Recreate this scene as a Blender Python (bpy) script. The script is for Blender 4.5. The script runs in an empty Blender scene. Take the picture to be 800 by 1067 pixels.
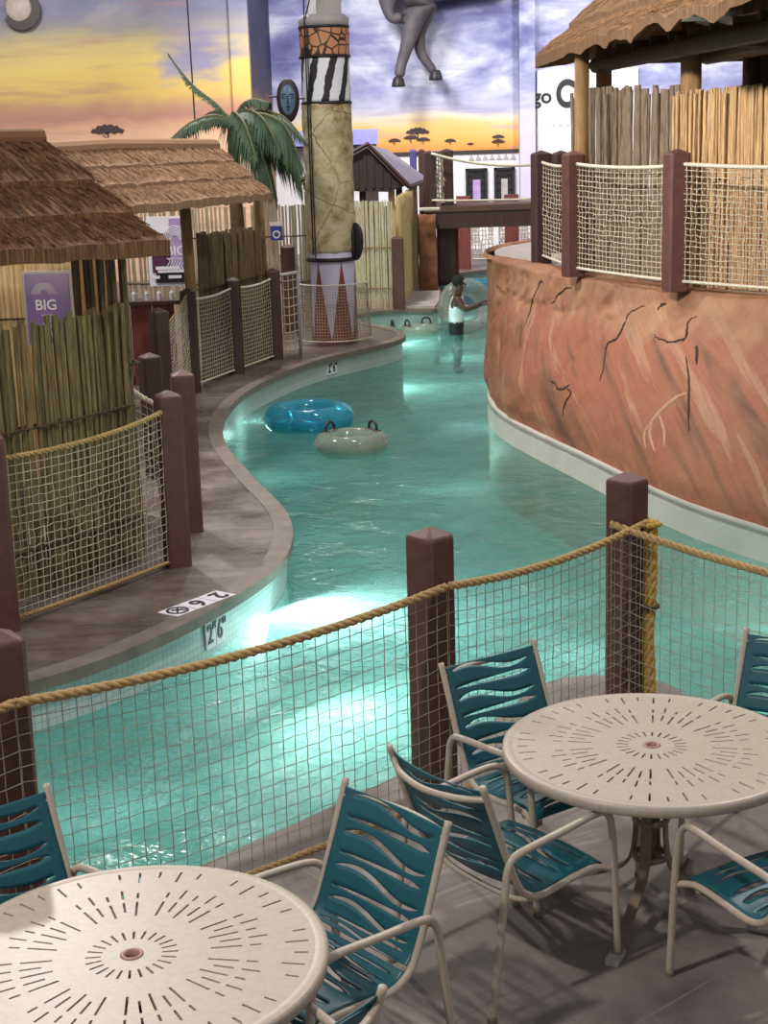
import bpy, bmesh, math, random
from mathutils import Vector, Matrix, noise
from mathutils.geometry import tessellate_polygon
random.seed(7)
PI = math.pi
sc = bpy.context.scene
col = sc.collection

# ---------------------------------------------------------------- camera model
H = 3.1; F = 1580.0; PITCH = math.radians(13.6); ROLL = math.radians(1.7)
def ray(px, py):
    dx = px - 400; dy = py - 533.5
    c, s = math.cos(ROLL), math.sin(ROLL)
    x = (dx*c - dy*s)/F; y = (dx*s + dy*c)/F
    cp, sp = math.cos(PITCH), math.sin(PITCH)
    return (x, cp - y*sp, -sp - y*cp)
def P(px, py, z=0.0):
    """point of the plane at height z seen at that pixel"""
    r = ray(px, py); t = (z - H)/r[2]
    return Vector((r[0]*t, r[1]*t, z))
def D(px, py, Y):
    """point at distance Y seen at that pixel"""
    r = ray(px, py); t = Y/r[1]
    return Vector((r[0]*t, Y, H + r[2]*t))

# ---------------------------------------------------------------- materials
def lin(c):
    o = []
    for v in c[:3]:
        v = v/255.0
        o.append(v/12.92 if v <= 0.04045 else ((v + 0.055)/1.055)**2.4)
    return (o[0], o[1], o[2], 1.0)
class NT:
    def __init__(s, name):
        s.m = bpy.data.materials.new(name); s.m.use_nodes = True
        s.t = s.m.node_tree; s.t.nodes.clear()
        s.out = s.n('ShaderNodeOutputMaterial')
    def n(s, typ, ins=None, **kw):
        nd = s.t.nodes.new(typ)
        for k, v in kw.items(): setattr(nd, k, v)
        for k, v in (ins or {}).items(): s.set(nd, k, v)
        return nd
    def set(s, nd, k, v):
        sock = nd.inputs[k]
        if isinstance(v, bpy.types.NodeSocket): s.t.links.new(v, sock)
        else: sock.default_value = v
    def coord(s, kind='Object', scale=(1,1,1), rot=(0,0,0)):
        tc = s.n('ShaderNodeTexCoord')
        mp = s.n('ShaderNodeMapping', {'Vector': tc.outputs[kind], 'Scale': scale, 'Rotation': rot})
        return mp.outputs[0]
    def noise(s, vec, scale=5, detail=4, rough=.55, dist=0):
        return s.n('ShaderNodeTexNoise', {'Vector': vec, 'Scale': scale, 'Detail': detail, 'Roughness': rough, 'Distortion': dist}).outputs['Fac']
    def ramp(s, fac, stops, interp='LINEAR'):
        r = s.n('ShaderNodeValToRGB', {'Fac': fac}); e = r.color_ramp.elements
        r.color_ramp.interpolation = interp
        while len(e) > 1: e.remove(e[-1])
        e[0].position, e[0].color = stops[0][0], lin(stops[0][1])
        for p, c in stops[1:]:
            x = e.new(p); x.color = lin(c)
        return r.outputs[0]
    def mix(s, fac, a, b, blend='MIX'):
        m = s.n('ShaderNodeMix', data_type='RGBA', blend_type=blend)
        s.set(m, 0, fac); s.set(m, 6, a); s.set(m, 7, b)
        return m.outputs[2]
    def math(s, op, a, b=0.0, c=0.0, clamp=False):
        m = s.n('ShaderNodeMath', operation=op, use_clamp=clamp)
        s.set(m, 0, a); s.set(m, 1, b); s.set(m, 2, c)
        return m.outputs[0]
    def bump(s, h, strength=.3, dist=.02):
        return s.n('ShaderNodeBump', {'Height': h, 'Strength': strength, 'Distance': dist}).outputs[0]
    def bsdf(s, color, rough=.6, normal=None, **kw):
        ins = {'Base Color': color, 'Roughness': rough}
        if normal is not None: ins['Normal'] = normal
        b = s.n('ShaderNodeBsdfPrincipled', ins)
        for k, v in kw.items(): s.set(b, k.replace('_', ' '), v)
        s.t.links.new(b.outputs[0], s.out.inputs[0])
        return b
def simple(name, c1, c2=None, scale=8, rough=.6, bump=.2, dist=.01, stretch=(1,1,1), coord='Object', contrast=.25, **kw):
    t = NT(name); v = t.coord(coord, stretch)
    f = t.noise(v, scale, 5, .6)
    c2 = c2 or tuple(x*.8 for x in c1)
    colr = t.ramp(f, [(.5-contrast, c2), (.5+contrast, c1)])
    t.bsdf(colr, rough, t.bump(f, bump, dist), **kw)
    return t.m
M = {}
M['post'] = simple('brown_paint', (104,66,58), (80,48,42), 12, .55, .15)
M['post_dark'] = simple('dark_brown_wood', (78,50,44), (52,32,28), 14, .6, .3, stretch=(1,1,.15))
M['frame'] = simple('tan_powder_coat', (188,174,157), (172,158,141), 40, .4, .05, .002)
M['frame2'] = simple('taupe_powder_coat', (140,125,108), (112,98,84), 40, .45, .05, .002)
M['teal'] = simple('teal_sling', (26,92,102), (20,78,88), 60, .42, .12, .002)
M['rope'] = simple('manila_rope', (196,164,112), (140,108,62), 60, .8, .5, .004)
M['rope_yellow'] = simple('yellow_rope', (205,170,88), (160,124,52), 60, .8, .5, .004)
M['cord'] = simple('net_cord', (204,194,172), (166,152,126), 50, .8, .2, .002)
M['cord_dark'] = simple('net_cord_worn', (182,172,148), (136,124,100), 50, .8, .2, .002)
M['white_rope'] = simple('white_rope', (222,214,196), (180,168,146), 60, .8, .4, .004)
M['stick_green'] = simple('green_stick', (146,128,80), (70,56,34), 9, .75, .5, .01, stretch=(6,6,.6))
M['stick_dark'] = simple('dark_stick', (128,106,70), (62,46,28), 9, .8, .5, .01, stretch=(6,6,.6))
M['stick_pale'] = simple('pale_stick', (224,212,182), (160,144,112), 9, .75, .4, .01, stretch=(6,6,.6))
M['stick_gold'] = simple('gold_stick', (226,200,150), (176,146,96), 9, .75, .4, .01, stretch=(4,4,.5))
M['stick_grey'] = simple('grey_stick', (166,144,120), (74,56,42), 9, .8, .5, .01, stretch=(6,6,.6))
M['reed'] = simple('reed', (236,198,148), (140,100,60), 14, .8, .5, .01, stretch=(8,8,.35))
M['pole'] = simple('wood_pole', (170,134,88), (112,80,46), 8, .7, .4, .01, stretch=(3,3,.4))
M['pole_dark'] = simple('dark_pole', (92,72,46), (48,36,22), 8, .8, .5, .01, stretch=(5,5,.4))
M['iron'] = simple('dark_iron', (58,48,46), (40,32,30), 20, .5, .1)
M['black'] = simple('black_rubber', (26,26,28), (16,16,18), 20, .5, .1)
M['white'] = simple('white_paint', (238,236,240), (226,224,230), 3, .5, .03)
M['lilac'] = simple('lilac_paint', (205,200,222), (196,190,214), 3, .5, .03)
M['steel'] = simple('grey_steel', (178,172,170), (158,152,150), 6, .45, .05)
M['gray_roof'] = simple('grey_sheet_roof', (150,140,152), (110,102,116), 6, .5, .2, .01, stretch=(1,8,1))
M['gable'] = simple('dark_gable_board', (72,58,58), (44,34,34), 6, .7, .4, .01, stretch=(8,8,.5))
M['canopy_blue'] = simple('lavender_canopy', (140,140,206), (124,122,190), 4, .5, .05)
M['rust'] = simple('rusty_rock', (140,88,54), (78,44,28), 5, .8, .7, .05)
M['deckwood'] = simple('bridge_wood', (110,78,66), (66,44,38), 8, .7, .4, .02, stretch=(.5,3,3))
M['skin'] = simple('dark_skin', (88,56,44), (74,46,36), 10, .45, .03, .002)
M['hair'] = simple('black_hair', (24,20,20), (12,10,10), 60, .8, .5, .004)
M['tank'] = simple('white_cotton', (236,238,240), (220,224,228), 20, .8, .3, .006)
M['shorts'] = simple('black_swim_cloth', (36,32,36), (24,22,26), 20, .7, .3, .006)
M['purple'] = simple('poster_purple', (140,112,176), (84,64,122), 3, .4, .02)
M['magenta'] = simple('poster_magenta', (96,44,82), (60,28,56), 4, .4, .02)
M['lavprint'] = simple('poster_lavender', (190,166,206), (150,126,178), 8, .4, .02)
M['ink'] = simple('black_ink', (30,28,32), (24,22,26), 20, .5, .02)
M['print_white'] = simple('white_print', (240,236,244), (228,224,234), 20, .5, .02)
M['signblue'] = simple('sign_blue', (62,84,160), (54,74,150), 20, .4, .02)
M['violet'] = simple('violet_paint', (84,74,140), (62,54,104), 6, .6, .1)
M['redboard'] = simple('red_brown_board', (122,58,48), (84,38,32), 6, .6, .2, .01, stretch=(6,1,1))
M['mask_dark'] = simple('mask_dark_wood', (58,36,38), (40,24,28), 10, .5, .3)
M['mask_blue'] = simple('mask_blue_face', (110,140,160), (78,104,128), 8, .4, .2)
M['hide'] = simple('grey_hide', (104,98,100), (58,54,60), 1.6, .7, .4, .03)
M['hoof'] = simple('dark_hoof', (52,48,52), (36,32,36), 6, .5, .2)
M['palm_leaf'] = simple('palm_leaf', (70,96,58), (30,50,36), 3, .55, .2)
M['palm_stem'] = simple('palm_stem', (120,116,72), (84,80,50), 10, .6, .2)
M['palm_trunk'] = simple('palm_trunk', (120,96,70), (80,60,42), 12, .8, .6, .02)
M['triangle_red'] = simple('red_triangle_paint', (142,66,52), (112,46,38), 6, .6, .2)
M['fan'] = simple('white_fan', (226,224,220), (210,208,204), 6, .4, .02)
M['tree_paint'] = simple('mural_tree_paint', (74,52,52), (52,38,42), 6, .7, .05)
M['grommet'] = simple('pink_grommet', (176,134,124), (150,110,102), 20, .4, .05)
M['coral'] = simple('petroglyph_chalk', (196,158,126), (160,112,82), 5, .8, .3)

M['crack'] = simple('dark_crack', (74,44,34), (56,34,26), 9, .9, .3)
# thatch: strands follow v of the UV map
def thatch(name, c1, c2, c3):
    t = NT(name); uv = t.n('ShaderNodeUVMap').outputs[0]
    mp = t.n('ShaderNodeMapping', {'Vector': uv, 'Scale': (34, 2.2, 1)}).outputs[0]
    f = t.noise(mp, 1.6, 6, .7)
    mp2 = t.n('ShaderNodeMapping', {'Vector': uv, 'Scale': (1.2, 1.0, 1)}).outputs[0]
    g = t.noise(mp2, 1.5, 4, .6)
    c = t.ramp(f, [(.32, c3), (.5, c2), (.68, c1)])
    c = t.mix(t.math('MULTIPLY', g, .45), c, lin(c3))
    t.bsdf(c, .9, t.bump(f, .8, .03))
    return t.m
M['thatch_warm'] = thatch('thatch_warm', (172,126,84), (122,82,50), (50,32,20))
M['thatch_grey'] = thatch('thatch_grey', (196,164,132), (150,116,86), (74,52,38))
M['thatch_tan'] = thatch('thatch_tan', (176,134,92), (128,92,58), (58,40,24))

# concrete of the patio
t = NT('patio_concrete'); v = t.coord()
f = t.noise(v, 1.3, 6, .65); g = t.noise(v, 60, 3, .7)
c = t.ramp(f, [(.3, (88,80,77)), (.48, (126,117,112)), (.7, (160,150,144))])
c = t.mix(t.math('MULTIPLY', g, .35), c, lin((104,96,92)))
# shallow saw-cut joints of the slabs
jv = t.coord('Object', (1,1,1), (0,0,math.radians(-40)))
br = t.n('ShaderNodeTexBrick', {'Vector': jv, 'Scale': .55, 'Mortar Size': .003, 'Color1': (1,1,1,1), 'Color2': (1,1,1,1), 'Mortar': (0,0,0,1)}, offset=0.0)
c = t.mix(br.outputs['Color'], lin((120,112,108)), c)
t.bsdf(c, .8, t.bump(g, .25, .006)); M['patio'] = t.m

# pool deck: stamped, damp brown-grey
t = NT('deck_concrete'); v = t.coord()
f = t.noise(v, 1.1, 6, .7); g = t.noise(v, 14, 5, .7); w = t.noise(t.coord('Object', (.7,5,1), (0,0,.5)), 1.4, 5, .7)
c = t.ramp(f, [(.3, (80,67,63)), (.5, (112,98,93)), (.72, (148,135,131))])
c = t.mix(t.math('MULTIPLY', g, .6), c, lin((80,66,60)))
c = t.mix(t.ramp(w, [(.5, (0,0,0)), (.58, (190,190,190)), (.64, (60,60,60))]), c, lin((66,53,49)))
t.bsdf(c, t.ramp(f, [(.35, (120,120,120)), (.65, (190,190,190))]), t.bump(g, .35, .01)); M['deck'] = t.m
M['coping'] = simple('coping_stone', (130,118,108), (96,86,78), 5, .6, .2)
M['slab'] = simple('pale_slab', (196,184,176), (160,148,142), 4, .7, .2)

# pool wall with small tiles (u along the wall, v up, in metres)
t = NT('pool_tile'); uv = t.n('ShaderNodeUVMap').outputs[0]
br = t.n('ShaderNodeTexBrick', {'Vector': uv, 'Scale': 1.0, 'Brick Width': .05, 'Row Height': .05, 'Mortar Size': .003, 'Color1': lin((190,200,196)), 'Color2': lin((180,192,188)), 'Mortar': lin((136,162,162))}, offset=0.0)
t.bsdf(br.outputs['Color'], .3, t.bump(br.outputs['Fac'], -.3, .004)); M['pool_tile'] = t.m
t = NT('pool_wall_plaster'); v = t.coord(); f = t.noise(v, 2, 4)
t.bsdf(t.ramp(f, [(.3, (188,184,174)), (.7, (206,202,192))]), .5); M['pool_wall'] = t.m
t = NT('pool_floor_plaster'); v = t.coord(); f = t.noise(v, .8, 4)
t.bsdf(t.ramp(f, [(.3, (172,198,192)), (.7, (176,224,216))]), .7); M['pool_floor'] = t.m

# water: a clear skin, slightly milky, rippled
t = NT('pool_water'); v = t.coord('Object', (1, .8, 1))
n1 = t.noise(v, 2.4, 5, .62, 1.0); n2 = t.noise(v, 9, 3, .5, .4); milk = t.noise(t.coord('Object', (.8,.9,1)), 1.0, 5, .62, .8)
h = t.math('ADD', t.math('MULTIPLY', n1, 1.0), t.math('MULTIPLY', n2, .28))
nb = t.bump(h, .55, .09)
tr = t.n('ShaderNodeBsdfTransparent', {'Color': lin((170,206,200))})
dif = t.n('ShaderNodeBsdfDiffuse', {'Color': lin((66,114,108)), 'Normal': nb})
trl = t.n('ShaderNodeBsdfTranslucent', {'Color': lin((160,216,212)), 'Normal': nb})
gl = t.n('ShaderNodeBsdfGlossy', {'Color': (1,1,1,1), 'Roughness': .12, 'Normal': nb})
m1 = t.n('ShaderNodeMixShader', {0: .55, 1: dif.outputs[0], 2: trl.outputs[0]})
m2 = t.n('ShaderNodeMixShader', {0: t.ramp(milk, [(.35, (120,120,120)), (.7, (215,215,215))]), 1: tr.outputs[0], 2: m1.outputs[0]})
fr = t.n('ShaderNodeFresnel', {'IOR': 1.33, 'Normal': nb})
m3 = t.n('ShaderNodeMixShader', {0: t.math('MULTIPLY', fr.outputs[0], .8), 1: m2.outputs[0], 2: gl.outputs[0]})
t.t.links.new(m3.outputs[0], t.out.inputs[0]); M['water'] = t.m

def clear_plastic(name, tint, fac, rim):
    t = NT(name); v = t.coord()
    tr = t.n('ShaderNodeBsdfTransparent', {'Color': lin(tint)})
    gl = t.n('ShaderNodeBsdfGlossy', {'Color': (1,1,1,1), 'Roughness': .08})
    df = t.n('ShaderNodeBsdfDiffuse', {'Color': lin(rim)})
    lw = t.n('ShaderNodeLayerWeight', {'Blend': .35})
    a = t.n('ShaderNodeMixShader', {0: fac, 1: tr.outputs[0], 2: df.outputs[0]})
    b = t.n('ShaderNodeMixShader', {0: t.math('MULTIPLY', lw.outputs['Fresnel'], .6), 1: a.outputs[0], 2: gl.outputs[0]})
    t.t.links.new(b.outputs[0], t.out.inputs[0]); return t.m
M['tube_blue'] = clear_plastic('blue_vinyl', (150,222,240), .28, (70,180,210))
M['tube_clear'] = clear_plastic('clear_vinyl', (232,232,226), .2, (200,200,186))

# painted rock
t = NT('red_rock'); v = t.coord()
st = t.coord('Object', (1,1,1), (0,0,0))
tc = t.n('ShaderNodeTexCoord').outputs['Object']
sep = t.n('ShaderNodeSeparateXYZ', {'Vector': tc})
uv = t.n('ShaderNodeUVMap').outputs[0]
dv0 = t.n('ShaderNodeMapping', {'Vector': uv, 'Rotation': (0,0,math.radians(-21))}).outputs[0]
dv = t.n('ShaderNodeMapping', {'Vector': dv0, 'Scale': (.28,2.6,1)}).outputs[0]
s1 = t.noise(dv, 1.2, 5, .62, .3); s2 = t.noise(v, 2.2, 6, .65); s3 = t.noise(v, 16, 5, .7)
c = t.ramp(s1, [(.30, (96,62,48)), (.40, (138,86,62)), (.48, (160,96,70)), (.55, (148,88,62)), (.62, (176,128,98)), (.72, (118,90,72))])
c = t.mix(t.ramp(s2, [(.45, (0,0,0)), (.75, (150,150,150))]), c, lin((150,124,88)))
zz = t.math('ADD', sep.outputs[2], t.math('MULTIPLY', s2, .6))
c = t.mix(t.ramp(t.math('MULTIPLY', zz, .5), [(.66, (0,0,0)), (.80, (205,205,205))]), c, t.ramp(s2, [(.3, (128,88,62)), (.7, (188,148,110))]))
c = t.mix(t.math('MULTIPLY', s3, .3), c, lin((96,58,42)))
hh = t.math('ADD', s2, t.math('MULTIPLY', s3, .35))
t.bsdf(c, .75, t.bump(hh, .5, .05)); M['rock'] = t.m

# pillar paints (u around in turns*circumference, v up in metres)
t = NT('pillar_rock'); v = t.coord(); a = t.noise(v, 3.0, 6, .7); b = t.noise(v, 12, 4, .7)
crk = t.n('ShaderNodeTexVoronoi', {'Vector': t.mix(.12, t.coord(), t.n('ShaderNodeTexNoise', {'Vector': t.coord(), 'Scale': 3.0}).outputs['Color']), 'Scale': 1.5}, feature='DISTANCE_TO_EDGE').outputs[0]
c = t.ramp(a, [(.34, (128,104,66)), (.45, (186,166,124)), (.56, (216,202,170)), (.66,(196,176,134))])
c = t.mix(t.math('MULTIPLY', b, .3), c, lin((128,98,48)))
c = t.mix(t.math('LESS_THAN', crk, .007), c, lin((120,96,64)))
t.bsdf(c, .7, t.bump(t.math('ADD', a, t.math('MULTIPLY', b, .3)), .6, .04)); M['pillar_rock'] = t.m
t = NT('giraffe_paint'); uv = t.n('ShaderNodeUVMap').outputs[0]
vo = t.n('ShaderNodeTexVoronoi', {'Vector': uv, 'Scale': 6.0, 'Randomness': .6}, feature='DISTANCE_TO_EDGE').outputs[0]
t.bsdf(t.mix(t.math('LESS_THAN', vo, .06), lin((196,136,96)), lin((62,40,32))), .6); M['giraffe'] = t.m
t = NT('zebra_paint'); uv = t.n('ShaderNodeUVMap').outputs[0]
mp = t.n('ShaderNodeMapping', {'Vector': uv, 'Rotation': (0,0,math.radians(14))}).outputs[0]
sx = t.n('ShaderNodeSeparateXYZ', {'Vector': mp}).outputs[0]
wob = t.noise(uv, 5, 3)
s = t.math('SINE', t.math('ADD', t.math('MULTIPLY', sx, 22.0), t.math('MULTIPLY', wob, 2.2)))
t.bsdf(t.mix(t.math('GREATER_THAN', s, .25), lin((232,234,236)), lin((44,38,44))), .6); M['zebra'] = t.m

# murals: wall paint in world coordinates
def mural(name, z0, z1, stops, cloud, mask_lo, mask_hi, streak, patch=None):
    t = NT(name); tc = t.n('ShaderNodeTexCoord').outputs['Object']
    sep = t.n('ShaderNodeSeparateXYZ', {'Vector': tc})
    v = t.n('ShaderNodeMapping', {'Vector': tc, 'Scale': (.42, .42, .95)}).outputs[0]
    n1 = t.noise(v, .9, 7, .62, .9); n2 = t.noise(v, 1.0, 7, .58, .35)
    z = t.math('ADD', sep.outputs[2], t.math('MULTIPLY', t.math('SUBTRACT', n1, .5), .9))
    f = t.math('DIVIDE', t.math('SUBTRACT', z, z0), z1 - z0, clamp=True)
    base = t.ramp(f, stops)
    cl = t.ramp(n2, cloud)
    mk = t.math('DIVIDE', t.math('SUBTRACT', z, mask_lo), mask_hi - mask_lo, clamp=True)
    c = t.mix(mk, base, cl)
    sv = t.n('ShaderNodeMapping', {'Vector': tc, 'Scale': (.22, .3, 2.6)}).outputs[0]
    n3 = t.noise(sv, 1.1, 5, .6, .3)
    c = t.mix(t.ramp(n3, [(.55, (0,0,0)), (.66, (190,190,190))]), c, lin(streak))
    if patch:
        px, pz, rx, rz, col1, col2 = patch
        ex = t.math('POWER', t.math('DIVIDE', t.math('SUBTRACT', sep.outputs[0], px), rx), 2.0)
        ez = t.math('POWER', t.math('DIVIDE', t.math('SUBTRACT', z, pz), rz), 2.0)
        e = t.math('ADD', t.math('SUBTRACT', 1.0, t.math('ADD', ex, ez)), t.math('ADD', t.math('MULTIPLY', t.math('SUBTRACT', n2, .5), 3.4), t.math('MULTIPLY', t.math('SUBTRACT', n3, .5), 1.6)))
        c = t.mix(t.math('MULTIPLY', e, 1.3, clamp=True), c, t.mix(n2, lin(col1), lin(col2)))
    t.bsdf(c, .7); return t.m
M['mural_dusk'] = mural('mural_dusk', 2.8, 5.0,
    [(.0, (206,138,66)), (.18, (226,170,86)), (.36, (228,192,124)), (.5, (222,208,184)), (.62, (190,188,208)), (.8, (156,158,192)), (1, (170,172,202))],
    [(.3, (84,84,136)), (.42, (116,117,166)), (.52, (160,163,196)), (.62, (204,207,222)), (.74, (150,153,186))], 3.9, 4.9, (138,140,190))
M['mural_shaded'] = mural('mural_shaded', 3.3, 7.0,  # return wall: its shade is put into these darker mural colours
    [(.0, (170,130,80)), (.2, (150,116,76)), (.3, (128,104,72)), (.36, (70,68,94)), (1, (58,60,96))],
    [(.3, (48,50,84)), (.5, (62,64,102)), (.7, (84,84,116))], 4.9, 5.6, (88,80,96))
M['mural_sunset'] = mural('mural_sunset', 3.3, 7.0,
    [(.0, (222,186,154)), (.1, (210,164,132)), (.18, (178,128,114)), (.25, (186,144,112)), (.33, (212,178,100)), (.5, (216,190,110)), (.62, (198,180,122)), (.72, (152,146,142)), (1, (110,111,140))],
    [(.3, (96,98,132)), (.5, (126,128,158)), (.7, (172,168,172))], 5.9, 6.6, (172,130,118), (-3.95, 5.35, 1.35, .75, (84,84,128), (178,172,190)))

# ---------------------------------------------------------------- mesh builder
class MB:
    def __init__(s): s.v = []; s.f = []; s.uv = {}
    def add(s, vs, fs, uvs=None):
        o = len(s.v); s.v += [Vector(x) for x in vs]
        for i, f in enumerate(fs):
            s.f.append(tuple(k + o for k in f))
            if uvs: s.uv[len(s.f) - 1] = uvs[i]
        return s
    def box(s, c, d, rz=0, M4=None):
        x, y, z = d[0]/2, d[1]/2, d[2]/2
        vs = [Vector((a*x, b*y, e*z)) for e in (-1,1) for a, b in ((-1,-1),(1,-1),(1,1),(-1,1))]
        R = M4 or Matrix.Rotation(rz, 4, 'Z')
        vs = [R @ q + Vector(c) for q in vs]
        return s.add(vs, [(3,2,1,0),(4,5,6,7),(0,1,5,4),(1,2,6,5),(2,3,7,6),(3,0,4,7)])
    def tube(s, pts, r, n=8, caps=True, closed=False, phase=0.0):
        pts = [Vector(p) for p in pts]; N = len(pts)
        rs = r if isinstance(r, (list, tuple)) else [r]*N
        vs = []; fs = []; up = None
        for i in range(N):
            a = pts[(i-1) % N] if (closed or i > 0) else pts[i]
            b = pts[(i+1) % N] if (closed or i < N-1) else pts[i]
            d = (b - a)
            d = d.normalized() if d.length > 1e-9 else Vector((0,0,1))
            if up is None:
                up = Vector((0,0,1)) if abs(d.z) < .9 else Vector((0,1,0))
            x = up - d*up.dot(d)
            if x.length < 1e-6: x = d.orthogonal()
            x.normalize(); y = d.cross(x); up = x
            for k in range(n):
                an = 2*PI*k/n + phase
                vs.append(pts[i] + x*(rs[i]*math.cos(an)) + y*(rs[i]*math.sin(an)))
        for i in range(N if closed else N-1):
            j = (i+1) % N
            for k in range(n):
                l = (k+1) % n
                fs.append((i*n+k, i*n+l, j*n+l, j*n+k))
        if caps and not closed:
            fs.append(tuple(range(n-1, -1, -1))); fs.append(tuple((N-1)*n+k for k in range(n)))
        return s.add(vs, fs)
    def lathe(s, prof, n=24, c=(0,0,0), uvscale=None, caps=True):
        vs = []; fs = []; uvs = []
        for r, z in prof:
            for k in range(n):
                a = 2*PI*k/n; vs.append(Vector((c[0]+r*math.cos(a), c[1]+r*math.sin(a), c[2]+z)))
        for i in range(len(prof)-1):
            for k in range(n):
                l = (k+1) % n
                fs.append((i*n+k, i*n+l, (i+1)*n+l, (i+1)*n+k))
                if uvscale:
                    u0 = k/n*uvscale; u1 = (k+1)/n*uvscale
                    uvs.append(((u0, prof[i][1]), (u1, prof[i][1]), (u1, prof[i+1][1]), (u0, prof[i+1][1])))
        if caps and prof[0][0] > 1e-6: fs.append(tuple(range(n-1, -1, -1))); uvs.append(None)
        if caps and prof[-1][0] > 1e-6: fs.append(tuple((len(prof)-1)*n+k for k in range(n))); uvs.append(None)
        if uvscale: uvs = [u if u else tuple((0,0) for _ in range(n)) for u in uvs]
        return s.add(vs, fs, uvs if uvscale else None)
    def prism(s, poly, z0, z1):
        poly = [Vector((p[0], p[1], 0)) for p in poly]; n = len(poly)
        area = sum(poly[i].x*poly[(i+1) % n].y - poly[(i+1) % n].x*poly[i].y for i in range(n))
        if area < 0: poly.reverse()
        tri = tessellate_polygon([poly])
        vs = [Vector((p.x, p.y, z0)) for p in poly] + [Vector((p.x, p.y, z1)) for p in poly]
        fs = []
        for a, b, c in tri:
            nrm = (poly[b]-poly[a]).cross(poly[c]-poly[a]).z
            if nrm < 0: b, c = c, b
            fs.append((a+n, b+n, c+n)); fs.append((c, b, a))
        for i in range(n):
            j = (i+1) % n; fs.append((i, j, j+n, i+n))
        return s.add(vs, fs)
    def plate(s, poly2, M4, th):
        """flat outline (x,z) extruded along -y by th, then placed by M4"""
        n = len(poly2)
        area = sum(poly2[i][0]*poly2[(i+1) % n][1] - poly2[(i+1) % n][0]*poly2[i][1] for i in range(n))
        if area < 0: poly2 = list(reversed(poly2))
        tri = tessellate_polygon([[Vector((x, z, 0)) for x, z in poly2]])
        vs = [M4 @ Vector((x, 0, z)) for x, z in poly2] + [M4 @ Vector((x, -th, z)) for x, z in poly2]
        fs = []
        for a, b, c in tri:
            pa, pb, pc = poly2[a], poly2[b], poly2[c]
            if (pb[0]-pa[0])*(pc[1]-pa[1]) - (pb[1]-pa[1])*(pc[0]-pa[0]) < 0: b, c = c, b
            fs.append((a+n, b+n, c+n)); fs.append((c, b, a))
        for i in range(n):
            j = (i+1) % n; fs.append((i, j, j+n, i+n))
        return s.add(vs, fs)
    def ball(s, c, r, n=12, m=8, sc3=(1,1,1)):
        prof = [(r*math.sin(PI*i/m), -r*math.cos(PI*i/m)) for i in range(m+1)]
        b = MB().lathe([(max(p[0], 1e-7), p[1]) for p in prof], n)
        return s.add([Vector((q.x*sc3[0], q.y*sc3[1], q.z*sc3[2])) + Vector(c) for q in b.v], b.f)
    def build(s, name, mat, parent=None, base=None, smooth=False, merge=False):
        """one mesh object; coordinates are in the parent's space, or world space for a top-level object"""
        o = Vector(base) if base is not None else Vector((0,0,0))
        me = bpy.data.meshes.new(name)
        me.from_pydata([tuple(q - o) for q in s.v], [], s.f)
        if s.uv:
            ul = me.uv_layers.new(name='UVMap')
            for p in me.polygons:
                u = s.uv.get(p.index)
                if u:
                    for k, li in enumerate(p.loop_indices): ul.data[li].uv = u[k]
        if merge:
            bm = bmesh.new(); bm.from_mesh(me)
            bmesh.ops.remove_doubles(bm, verts=bm.verts, dist=2e-4)
            bmesh.ops.dissolve_degenerate(bm, edges=bm.edges, dist=1e-5)
            bm.to_mesh(me); bm.free()
        if smooth:
            for p in me.polygons: p.use_smooth = True
        me.materials.append(mat)
        ob = bpy.data.objects.new(name, me); col.objects.link(ob); ob.location = o
        if parent is not None: ob.parent = parent
        return ob
def tag(o, label=None, cat=None, group=None, kind=None):
    if label: o['label'] = label
    if cat: o['category'] = cat
    if group: o['group'] = group
    if kind: o['kind'] = kind
    return o
def thing(name, label, cat, loc=(0,0,0), rz=0, group=None):
    o = bpy.data.objects.new(name, None); col.objects.link(o)
    o.empty_display_size = .1
    o.location = loc; o.rotation_euler = (0,0,rz)
    return tag(o, label, cat, group)
def struct(o): o['kind'] = 'structure'; return o
def copy_tree(o, parent=None):
    c = o.copy(); col.objects.link(c)
    if parent is not None: c.parent = parent
    for ch in [x for x in col.objects if x.parent == o]: copy_tree(ch, c)
    return c
def cat_rom(pts, sub=8):
    pts = [Vector(p) if len(p) == 3 else Vector((p[0], p[1], 0)) for p in pts]
    out = []; n = len(pts)
    for i in range(n-1):
        p0 = pts[max(i-1, 0)]; p1 = pts[i]; p2 = pts[i+1]; p3 = pts[min(i+2, n-1)]
        for k in range(sub):
            t = k/sub; t2 = t*t; t3 = t2*t
            out.append(.5*((2*p1) + (p2-p0)*t + (2*p0-5*p1+4*p2-p3)*t2 + (3*p1-p0-3*p2+p3)*t3))
    out.append(pts[-1].copy()); return out
def twisted(mb, path, r, pitch=None, strands=3, n=6, step=None):
    """a laid rope: strands winding round the path"""
    pitch = pitch or r*7; step = step or pitch/7
    path = [Vector(p) for p in path]; L = [0]
    for a, b in zip(path, path[1:]): L.append(L[-1] + (b-a).length)
    N = max(4, int(L[-1]/step)); smp = []
    j = 0
    for i in range(N+1):
        d = L[-1]*i/N
        while j < len(L)-2 and L[j+1] < d: j += 1
        t = (d - L[j])/max(L[j+1]-L[j], 1e-9); smp.append(path[j].lerp(path[j+1], t))
    for s in range(strands):
        pts = []
        for i, p in enumerate(smp):
            a = smp[max(i-1, 0)]; b = smp[min(i+1, N)]; d = (b-a).normalized()
            ref = Vector((0,0,1)) if abs(d.z) < .9 else Vector((1,0,0))
            x = (ref - d*ref.dot(d)).normalized(); y = d.cross(x)
            an = 2*PI*(L[-1]*i/N/pitch + s/strands)
            pts.append(p + x*(r*.52*math.cos(an)) + y*(r*.52*math.sin(an)))
        mb.tube(pts, r*.56, n)
    return mb
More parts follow.
